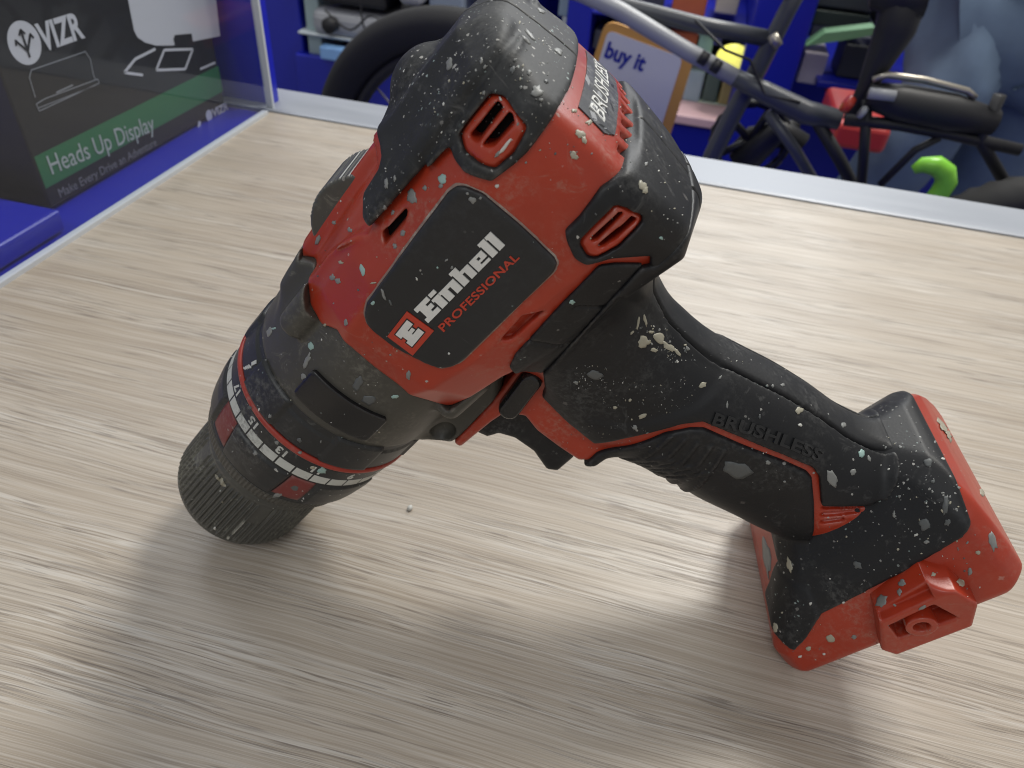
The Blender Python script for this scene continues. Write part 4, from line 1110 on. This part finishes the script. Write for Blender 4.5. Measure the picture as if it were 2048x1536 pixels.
flat('logo_arrows', [barp((cx_, cz_ - .007), (cx_, cz_ + .006), .0012), barp((cx_, cz_ - .004), (cx_ - .005, cz_ + .002), .0012), barp((cx_, cz_ - .004), (cx_ + .005, cz_ + .003), .0012),
     barp((cx_ - .002, cz_ + .004), (cx_, cz_ + .0065), .001), barp((cx_ + .002, cz_ + .004), (cx_, cz_ + .0065), .001), barp((cx_ - .006, cz_ + .0), (cx_ - .005, cz_ + .0028), .001), barp((cx_ + .0065, cz_ + .001), (cx_ + .005, cz_ + .0035), .001)], XF + .0003, M_CARD, O_BOX, idm)
flat('screen_picture', quadp([(250, -30), (268, 62), (275, 75), (290, 85), (312, 91), (345, 91), (440, 72), (425, -60)]), XF, M_CWHITE, O_BOX, idm)
flat('screen_notch', quadp([(346, 78), (349, 70), (382, 67), (386, 90), (350, 93)]), XF + .0003, M_CARD, O_BOX, idm)
def outline(ps, w):
    P = [boxpt(p) for p in ps]; return [barp(a, b_, w) for a, b_ in zip(P, P[1:])]
M_LINE = plain('line_print', (.30, .31, .32), .5)
flat('product_drawing', outline([(70, 195), (58, 155), (62, 140), (100, 127), (170, 103), (180, 118), (185, 145), (190, 160)], .0005) + outline([(72, 208), (90, 197), (195, 158), (198, 166), (78, 222), (72, 208)], .0005) + outline([(76, 216), (190, 171)], .0004) + outline([(112, 185), (145, 170)], .0008), XF + .0001, M_LINE, O_BOX, idm)
flat('icons', outline([(310, 98), (270, 118), (248, 145), (285, 150)], .0016) + outline([(328, 100), (312, 140), (370, 138), (385, 98), (328, 100)], .0016) + outline([(400, 138), (430, 125)], .0014), XF + .0001, M_CWHITE, O_BOX, idm)
flat('corner_print', outline([(396, 266), (399, 242)], .0030), XF + .0001, M_CWHITE, O_BOX, idm)
textflat('VIZR', (424, 228), (456, 212), .008, XF + .0001, M_CWHITE, 'corner_title', .03)
cc = boxpt((418, 231)); flat('corner_logo', [([(cc[0] + .004 * math.cos(t_), cc[1] + .004 * math.sin(t_)) for t_ in np.linspace(0, 2 * math.pi, 17)[:-1]], [tuple(range(16))])], XF, M_CWHITE, O_BOX, idm)
textflat('icons view', (330, 158), (356, 154), .0045, XF + .0001, M_CWHITE, 'icon_caption', .03) if False else None
# nearer blue box in the case
bm = bmesh.new(); add_box(bm, (XP - .010 - .06, .165, .006), (.12, .25, .012), bev=.002); tag(bmobj('blue_carton', bm, M_BLUE, None), 'flat glossy blue carton in front of the black box in the display case', 'carton')

# ------------------------------------------------------------------ shop behind the counter (out of focus)
bm = bmesh.new(); add_box(bm, (.5, 3.2, -.91), (9, 7, .02)); tag(bmobj('floor', bm, plain('shop_floor', (.22, .23, .26), .35, var=.3)), kind='structure')
bm = bmesh.new(); add_box(bm, (.5, 6.2, .6), (9, .05, 3.2)); tag(bmobj('back_wall', bm, plain('wall_paint', (.30, .33, .42), .7)), kind='structure')
M_BLU2 = plain('deep_blue_panel', (.010, .018, .40), .35, var=.5, vscale=2.2)
M_BLK = plain('matt_black', (.012, .012, .014), .55); M_TYRE = plain('tyre_rubber', (.016, .016, .017), .8, var=.4, vscale=80)
M_GRYM = plain('grey_frame_paint', (.055, .06, .07), .35); M_SILV = plain('silver_white_paint', (.32, .33, .35), .4); M_STEEL = plain('bare_metal', (.40, .37, .32), .35, .8)
def pbox(name, q0, q1, y, dep, mat, label=None, cat=None, parent=None, bev=.004, group=None):
    mx_, my_ = (q0[0] + q1[0]) / 2, max(-100, min(300, (q0[1] + q1[1]) / 2))
    a = (on((q0[0], my_), 1, y)[0], 0, on((mx_, q0[1]), 1, y)[2]); b_ = (on((q1[0], my_), 1, y)[0], 0, on((mx_, q1[1]), 1, y)[2])
    bm = bmesh.new(); add_box(bm, ((a[0] + b_[0]) / 2, y + dep / 2, (a[2] + b_[2]) / 2), (abs(a[0] - b_[0]), dep, abs(a[2] - b_[2])), bev=bev)
    o = bmobj(name, bm, mat, parent)
    return tag(o, label, cat, group) if label else o
def ptube(name, pts, y, rpx, mat, parent, dy=None):
    P = [on(q, 1, y + (dy[i] if dy else 0)) for i, q in enumerate(pts)]
    bm = bmesh.new(); sc = (y + .15) / 1422
    add_tube(bm, P, [r * sc for r in rpx] if isinstance(rpx, (list, tuple)) else rpx * sc, 14)
    return bmobj(name, bm, mat, parent, True)
def torus(bm, c, R_, r_, ax='y', seg=72, s2=12, knob=0):
    vs = []
    for i in range(seg):
        a = 2 * math.pi * i / seg
        for j in range(s2):
            t_ = 2 * math.pi * j / s2; rr = r_ * (1 + (knob if (i + j) % 2 else 0))
            x = (R_ + rr * math.cos(t_)) * math.cos(a); z = (R_ + rr * math.cos(t_)) * math.sin(a); y = rr * math.sin(t_)
            vs.append(bm.verts.new((c[0] + x, c[1] + y, c[2] + z)))
    for i in range(seg):
        for j in range(s2):
            f = bm.faces.new((vs[i * s2 + j], vs[i * s2 + (j + 1) % s2], vs[((i + 1) % seg) * s2 + (j + 1) % s2], vs[((i + 1) % seg) * s2 + j])); f.smooth = True
def wheel(root, c, R_, knob=.0, r_=.024):
    bm = bmesh.new(); torus(bm, c, R_, r_, knob=knob, seg=96); w = bmobj('wheel', bm, M_TYRE, root, True)
    bm = bmesh.new(); torus(bm, c, R_ - r_ - .006, .009); bmobj('rim', bm, M_BLK, w, True)
    bm = bmesh.new(); add_tube(bm, [(c[0], c[1] - .05, c[2]), (c[0], c[1] + .05, c[2])], .016)
    for k in range(18):
        a = 2 * math.pi * k / 18; add_tube(bm, [(c[0], c[1] + .02 * (-1) ** k, c[2]), (c[0] + (R_ - r_) * math.cos(a), c[1], c[2] + (R_ - r_) * math.sin(a))], .0012, 6)
    bmobj('spokes', bm, M_STEEL, w, True)
# shelf unit on the left
u = empty('shelf_unit', (-.7, 1.9, -.9), label='blue shelf unit with white and silver electronics behind the wheel, left of the drill', cat='shelf unit')
pbox('back_panel', (330, -420), (1130, 330), 1.95, .03, M_BLU2, parent=u)
pbox('side_panel', (520, -300), (598, 330), 1.62, .33, M_BLU2, parent=u)
pbox('side_panel', (1010, -300), (1062, 330), 1.62, .33, M_BLU2, parent=u)
pbox('shelf', (598, 140), (1012, 230), 1.60, .35, M_BLU2, parent=u)
pbox('shelf', (598, 93), (1012, 100), 1.60, .35, plain('pale_shelf', (.45, .50, .52), .5), parent=u)
pbox('shelf', (598, -40), (1012, -30), 1.60, .35, M_BLU2, parent=u)
p1 = pbox('projector', (622, 28), (800, 84), 1.60, .22, M_SILV, 'white projector with a round black lens on the blue shelf', 'projector', bev=.02)
c_ = on((664, 48), 1, 1.595); bm = bmesh.new(); add_tube(bm, [(c_[0], 1.60, c_[2]), (c_[0], 1.575, c_[2])], .016, 24); bmobj('lens', bm, M_BLK, p1, True)
pbox('appliance', (800, 10), (858, 90), 1.60, .2, M_BLK, 'black appliance between the projector and the grey box', 'appliance', bev=.01)
pbox('storage_box', (858, -10), (925, 92), 1.58, .2, plain('grey_blue_card', (.24, .29, .36), .6), 'tall pale grey box at the right end of the shelf, beside the drill', 'box')
pbox('tablet', (640, 104), (790, 130), 1.58, .03, plain('tablet_blue', (.22, .42, .75), .3), 'light blue tablet lying low in front of the lower shelf', 'tablet')
pbox('appliance', (640, -22), (770, 14), 1.60, .2, M_BLK, 'black box-shaped appliance with cables above the white projector', 'appliance', bev=.01)
pbox('mug', (796, -20), (842, 12), 1.55, .05, M_SILV, 'small white container above the black appliance', 'container', bev=.012)
pbox('storage_box', (612, -20), (640, 120), 1.62, .2, plain('pale_green_card', (.35, .45, .44), .6), 'narrow pale green box at the left end of the shelf', 'box')
# bicycle whose wheel shows left of the drill
w1 = empty('bicycle', (-.35, .92, -.9), label='dark bicycle with its black tyre curving up behind the counter, left of the drill', cat='bicycle')
cA = on((905, 330), 1, .92); wheel(w1, (cA[0], .92, cA[2]), .178, r_=.024)
cB = on((320, 330), 1, .95); wheel(w1, (cB[0], .95, cB[2]), .19, r_=.024)
ptube('frame', [(905, 330), (760, 330), (620, 250), (320, 330)], .95, 12, M_BLK, w1)
# shelf unit on the right
u = empty('shelf_unit', (.35, 1.9, -.9), label='blue shelf unit with colourful small goods behind the bicycles, right of the drill', cat='shelf unit')
pbox('back_panel', (1130, -420), (2300, 620), 2.05, .03, M_BLU2, parent=u)
pbox('side_panel', (1130, -300), (1180, 420), 1.62, .4, M_BLU2, parent=u)
pbox('side_panel', (1500, -300), (1620, 420), 1.56, .4, M_BLU2, parent=u)
pbox('shelf', (1180, 246), (1500, 330), 1.58, .4, M_BLU2, parent=u)
pbox('shelf', (1180, 226), (1500, 246), 1.56, .4, plain('pink_white_edge', (.62, .42, .45), .5), parent=u)
pbox('shelf', (1180, 40), (1500, 50), 1.62, .4, M_BLU2, parent=u)
pbox('shelf', (1620, 200), (2200, 215), 1.62, .4, M_BLU2, parent=u)
dark = plain('dark_card', (.035, .04, .045), .6)
pbox('inner_panel', (1180, -60), (1500, 226), 1.98, .02, dark, parent=u)
pbox('inner_panel', (1620, -60), (2200, 200), 1.98, .02, dark, parent=u)
goods = [((935, -20), (965, 90), (.30, .32, .34), 'slim silver box at the shelf end behind the top of the drill', 'box'),
 ((1186, 60), (1215, 100), (.10, .11, .12), 'dark carton half hidden by the price sign', 'carton'),
 ((1425, 60), (1446, 92), (.05, .06, .30), 'small blue carton left of the yellow lamp', 'carton'),
 ((1180, -60), (1330, 22), (.045, .05, .06), 'wide dark carton at the top behind the white tube', 'carton'),
 ((1478, 150), (1500, 222), (.45, .30, .10), 'narrow amber carton at the shelf end beside the blue panel', 'carton'),
 ((1760, -40), (1900, 60), (.02, .02, .025), 'large black package beside the person', 'package'),
 ((1625, -60), (1760, 20), (.06, .065, .07), 'dark grey package in the top row beside the blue panel', 'package'),
 ((1335, 62), (1400, 118), (.50, .13, .04), 'orange carton on the upper part of the shelf, behind the bicycle tube', 'carton'),
 ((1345, -30), (1415, 36), (.48, .12, .04), 'orange carton at the top edge, above the bicycle tube', 'carton'),
 ((1388, 66), (1426, 118), (.36, .62, .55), 'pale mint carton next to the yellow box', 'carton'),
 ((1432, -10), (1478, 30), (.55, .50, .38), 'cream carton at the top beside the orange one', 'carton'),
 ((1370, 140), (1405, 205), (.40, .55, .62), 'pale blue carton right of the price sign', 'carton'),
 ((1408, 150), (1438, 205), (.10, .16, .14), 'dark green carton between pale cartons', 'carton'),
 ((1440, 160), (1470, 212), (.38, .33, .14), 'olive carton under the yellow box', 'carton'),
 ((1390, 206), (1480, 226), (.50, .62, .52), 'flat pale green carton on the pink shelf edge', 'carton'),
 ((1600, 104), (1650, 170), (.55, .50, .55), 'whitish card package right of the blue panel', 'package'),
 ((1625, 24), (1740, 58), (.03, .05, .04), 'black package above the green bag', 'package'),
 ((1680, 90), (1750, 160), (.04, .045, .05), 'dark grey package under the green bag', 'package'),
 ((1655, 172), (1700, 200), (.35, .06, .04), 'small red package beside the dark rack', 'package'),
 ((1118, -30), (1168, 36), (.38, .50, .55), 'pale blue package above the motor end of the drill', 'package')]
for q0, q1, c_, lb, ct in goods: pbox(ct, q0, q1, 1.66, .1, plain('goods_' + ct, c_, .5, var=.4, vscale=25), lb, ct)
bm = bmesh.new(); c_ = on((1466, 117), 1, 1.60); bmesh.ops.create_uvsphere(bm, u_segments=24, v_segments=14, radius=.034); bmesh.ops.transform(bm, matrix=Matrix.Translation(tuple(c_)) @ Matrix.Diagonal((1, .8, .8, 1)), verts=bm.verts)
tag(bmobj('lamp', bm, plain('lit_yellow', (.85, .80, .05), .4, emit=(1.0, .95, .25), es=.75), None, True), 'glowing yellow round lamp on the shelf behind the bicycle frame', 'lamp')
P = [on(q, 1, 1.55) for q in ((1612, 92), (1650, 66), (1750, 55), (1746, 70), (1680, 82))]
bm = bmesh.new(); f = bm.faces.new([bm.verts.new(tuple(p)) for p in P]); r = bmesh.ops.extrude_face_region(bm, geom=[f]); bmesh.ops.translate(bm, verts=[v for v in r['geom'] if isinstance(v, bmesh.types.BMVert)], vec=(0, .04, 0)); bmesh.ops.recalc_face_normals(bm, faces=bm.faces)
tag(bmobj('bag', bm, plain('sage_green_cloth', (.16, .34, .17), .7)), 'sage green flat bag lying among black packages', 'bag')
pbox('toolbox', (1665, 250), (1780, 305), 1.25, .2, plain('red_case', (.45, .035, .03), .4), 'red case standing behind the bicycle rack', 'case', bev=.01)
# price sign
YS = 1.08
sg = empty('price_sign', tuple(on((1290, 300), 1, YS)), label='white card sign with an orange border reading buy it', cat='sign')
def rounded(ps, r_, y, name, mat, parent, th=.004):
    P = [np.array(on(q, 1, y)) for q in ps]; out = []
    n_ = len(P)
    for i in range(n_):
        a, b_, c2 = P[i - 1], P[i], P[(i + 1) % n_]
        d0 = (a - b_) / np.linalg.norm(a - b_); d1 = (c2 - b_) / np.linalg.norm(c2 - b_)
        for k_ in range(6):
            t_ = k_ / 5; out.append(tuple((1 - t_) ** 2 * (b_ + d0 * r_) + 2 * t_ * (1 - t_) * b_ + t_ ** 2 * (b_ + d1 * r_)))
    bm = bmesh.new(); f = bm.faces.new([bm.verts.new(p) for p in out]); r = bmesh.ops.extrude_face_region(bm, geom=[f])
    bmesh.ops.translate(bm, verts=[v for v in r['geom'] if isinstance(v, bmesh.types.BMVert)], vec=(0, th, 0)); bmesh.ops.recalc_face_normals(bm, faces=bm.faces)
    return bmobj(name, bm, mat, parent)
rounded([(1212, 38), (1392, 106), (1322, 330), (1140, 262)], .018, YS, 'border', plain('orange_print', (.74, .38, .09), .5), sg)
rounded([(1216, 60), (1366, 116), (1302, 318), (1156, 262)], .010, YS - .0015, 'card', plain('white_sign_card', (.78, .78, .82), .5), sg, .001)
vs, fs = text_polys('buy it', 1, .03); xs = [v[0] for v in vs]
pa, pb = on((1212, 100), 1, YS - .003), on((1290, 130), 1, YS - .003); dxv = (pb - pa) / (max(xs) - min(xs)); upv = np.array([dxv[2] * -1.0, 0, dxv[0]]) * 1.15
bm = bmesh.new(); B_ = [bm.verts.new(tuple(pa + dxv * (v[0] - min(xs)) + upv * v[1])) for v in vs]
for f in fs:
    try: bm.faces.new([B_[i] for i in f])
    except ValueError: pass
bmobj('lettering', bm, plain('blue_print', (.02, .03, .35), .5), sg)
# front bicycle
def cable(pts, y, name, lb):
    P = [on(q, 1, y) for q in pts]; cu = []
    for a, b_, c_, d_ in zip([P[0]] + P[:-2], P[:-1], P[1:], P[2:] + [P[-1]]):
        for k_ in range(5):
            u_ = k_ / 5; cu.append(.5 * ((2 * b_) + (-a + c_) * u_ + (2 * a - 5 * b_ + 4 * c_ - d_) * u_ ** 2 + (-a + 3 * b_ - 3 * c_ + d_) * u_ ** 3))
    bm = bmesh.new(); add_tube(bm, cu, .0022, 8); tag(bmobj(name, bm, M_BLK, None, True), lb, 'cable')
cable([(650, 20), (700, 60), (745, 30), (790, 75), (850, 40), (900, 100)], 1.54, 'cable', 'thin black cable looping over the white projector')
cable([(720, -10), (730, 60), (770, 95), (800, 60), (820, 110)], 1.53, 'cable', 'black cable hanging below the black appliance')
w2 = empty('bicycle', (.3, .86, -.9), label='bicycle with grey and white frame tubes crossing in front of the shelves', cat='bicycle')
ptube('top_tube', [(1120, -25), (1250, 12), (1400, 50), (1550, 80)], .90, 12, M_GRYM, w2)
ptube('seat_tube', [(1625, -70), (1575, 20), (1520, 130), (1470, 220), (1425, 310), (1380, 420)], .90, [12, 13, 14, 15, 15, 15], M_GRYM, w2)
ptube('down_tube', [(1130, -30), (1240, 22), (1370, 100), (1470, 155)], .88, 13, M_SILV, w2)
ptube('lower_tube', [(1470, 155), (1530, 185), (1610, 225), (1680, 240)], .88, [13, 16, 18, 15], M_GRYM, w2)
ptube('chain_stay', [(1535, 225), (1590, 300), (1650, 400)], .88, 9, M_GRYM, w2)
ptube('chain_stay', [(1630, 235), (1680, 320), (1720, 400)], .88, 10, M_BLK, w2)
ptube('saddle_post', [(1570, -10), (1600, -120)], .90, 14, M_BLK, w2)
ptube('crank', [(1480, 330), (1560, 255), (1600, 290)], .93, [26, 22, 20], M_BLK, w2)
ptube('mudguard', [(1470, 300), (1500, 265), (1600, 250)], .95, 10, M_BLK, w2)
bm = bmesh.new(); c_ = on((1500, 280), 1, .93); torus(bm, c_, .045, .004, seg=40, s2=8, knob=.5)
for k_ in range(5): a_ = k_ * 1.2566; add_tube(bm, [tuple(c_), (c_[0] + .045 * math.cos(a_), c_[1], c_[2] + .045 * math.sin(a_))], .005, 8)
bmobj('chainring', bm, M_BLK, w2, True)
ptube('brake_cable', [(1390, 40), (1450, 100), (1500, 120), (1530, 190), (1600, 205)], .87, 2.2, M_BLK, w2)
ptube('bolt', [(1545, 70), (1556, 92)], .875, 8, M_STEEL, w2)
for q_ in ((1400, 112), (1425, 128)): ptube('decal', [q_, (q_[0] + 14, q_[1] + 9)], .868, 10, M_BLK, w2)
# rear bicycle with rack
w3 = empty('bicycle', (.4, .84, -.9), label='black bicycle with a luggage rack and thick knobbly tyre at the right', cat='bicycle')
cC = on((2010, 600), 1, .80); wheel(w3, (cC[0], .80, cC[2]), .118, knob=.10, r_=.026)
rk = ptube('rack', [(1745, 160), (1775, 150), (1850, 160), (1935, 182), (1950, 196)], .84, 5, M_STEEL, w3)
ptube('rack_rail', [(1745, 172), (1850, 182), (1945, 204)], .86, 5, M_STEEL, rk)
ptube('battery_pack', [(1735, 190), (1800, 205), (1900, 225), (1990, 245)], .84, [18, 26, 27, 18], M_BLK, w3)
ptube('decal', [(1738, 186), (1790, 192)], .815, 8, M_SILV, w3)
ptube('frame', [(1690, 240), (1800, 250), (1900, 268), (2040, 300)], .84, 9, M_BLK, w3)
ptube('frame_stay', [(1735, 200), (1728, 300), (1722, 380)], .84, 8, M_BLK, w3)
ptube('frame_stay', [(2000, 190), (1960, 280), (2030, 400)], .84, 9, M_BLK, w3)
ptube('chain_guard', [(1760, 370), (1830, 300), (1880, 275)], .84, 6, M_BLK, w3)
ptube('saddle_post', [(1825, -60), (1790, 60), (1730, 180), (1700, 240)], .86, [34, 28, 13, 11], M_BLK, w3)
ptube('saddle', [(1740, -10), (1800, -20), (1850, -25)], .86, [18, 34, 40], M_BLK, w3)
ptube('reflector', [(1690, 205), (1700, 212)], .83, 13, plain('red_reflector', (.5, .04, .02), .25), w3)
ptube('hub', [(1722, 222), (1728, 226)], .83, 10, M_SILV, w3)
lk = ptube('bicycle_lock', [(1826, 340), (1845, 330), (1872, 331), (1890, 345), (1892, 365), (1880, 385), (1850, 420)], .755, [7, 12, 15, 16, 16, 15, 15], plain('lime_plastic', (.22, .60, .04), .35), None)
tag(lk, 'lime green curved bicycle lock resting against the knobbly tyre', 'lock')
# person in jeans and black jacket
def skin(name, joints, edges, mat, parent=None, sub=3):
    me = bpy.data.meshes.new(name); me.from_pydata([j[0] for j in joints], edges, []); me.materials.append(mat)
    o = bpy.data.objects.new(name, me); col.objects.link(o)
    if parent is not None: o.parent = parent; o.matrix_parent_inverse = Matrix.Translation(parent.location).inverted()
    sk = o.modifiers.new('skin', 'SKIN'); sk.use_smooth_shade = True
    for i, j in enumerate(joints):
        r_ = j[1] if isinstance(j[1], tuple) else (j[1], j[1])
        me.skin_vertices[0].data[i].radius = r_; me.skin_vertices[0].data[i].use_root = (i == 0)
    o.modifiers.new('sub', 'SUBSURF').levels = sub; o.modifiers['sub'].render_levels = sub
    if 'head' not in name:
        tx = bpy.data.textures.new('folds', 'CLOUDS'); tx.noise_scale = .035; tx.noise_depth = 2
        dm = o.modifiers.new('folds', 'DISPLACE'); dm.texture = tx; dm.strength = .014; dm.mid_level = .5
    return o
YP = 1.50
def J(q, y=YP): return tuple(on(q, 1, y))
hipc = np.array(J((2045, 15))); 
pr = empty('person', (float(hipc[0]), YP, -.9), label='person in light blue jeans and black jacket standing behind the black bicycle', cat='person')
kl = np.array(J((1905, 200), YP - .10)); kr = np.array(J((2030, 240), YP + .02))
al = (kl[0] - .20, YP + .02, -.82); ar = (kr[0] + .02, YP + .12, -.82)
skin('jeans', [(tuple(hipc), .115), (tuple(hipc + [-.09, 0, -.04]), .105), (tuple(kl), .075), (al, .058), (tuple(hipc + [.09, 0, -.04]), .105), (tuple(kr), .078), (ar, .058)],
     [(0, 1), (1, 2), (2, 3), (0, 4), (4, 5), (5, 6)], plain('washed_denim', (.13, .19, .28), .8, var=.8, vscale=14), pr)
sh = hipc + [.0, .02, .52]
skin('jacket', [(tuple(hipc + [0, 0, -.025]), (.17, .14)), (tuple(hipc + [0, .0, .25]), (.16, .12)), (tuple(sh), (.12, .1)), (tuple(sh + [-.19, 0, -.02]), .065), (tuple(sh + [-.27, -.06, -.26]), .052), (tuple(sh + [-.22, -.20, -.44]), .042), (tuple(sh + [.19, 0, -.02]), .065), (tuple(sh + [.27, 0, -.28]), .052), (tuple(sh + [.25, -.12, -.48]), .042), (tuple(sh + [0, 0, .08]), .06)],
     [(0, 1), (1, 2), (2, 3), (3, 4), (4, 5), (2, 6), (6, 7), (7, 8), (2, 9)], M_BLK, pr)
skin('head', [(tuple(sh + [0, 0, .08]), .055), (tuple(sh + [0, -.01, .17]), .062), (tuple(sh + [0, -.02, .24]), .085), (tuple(sh + [0, -.01, .30]), .08)], [(0, 1), (1, 2), (2, 3)], plain('skin', (.45, .26, .18), .5), pr)
for sx in (-1, 1):
    f_ = al if sx < 0 else ar
    skin('shoe', [((f_[0], f_[1] + .03, -.85), .045), ((f_[0], f_[1] - .06, -.86), .042), ((f_[0], f_[1] - .15, -.87), .03)], [(0, 1), (1, 2)], M_BLK, pr)
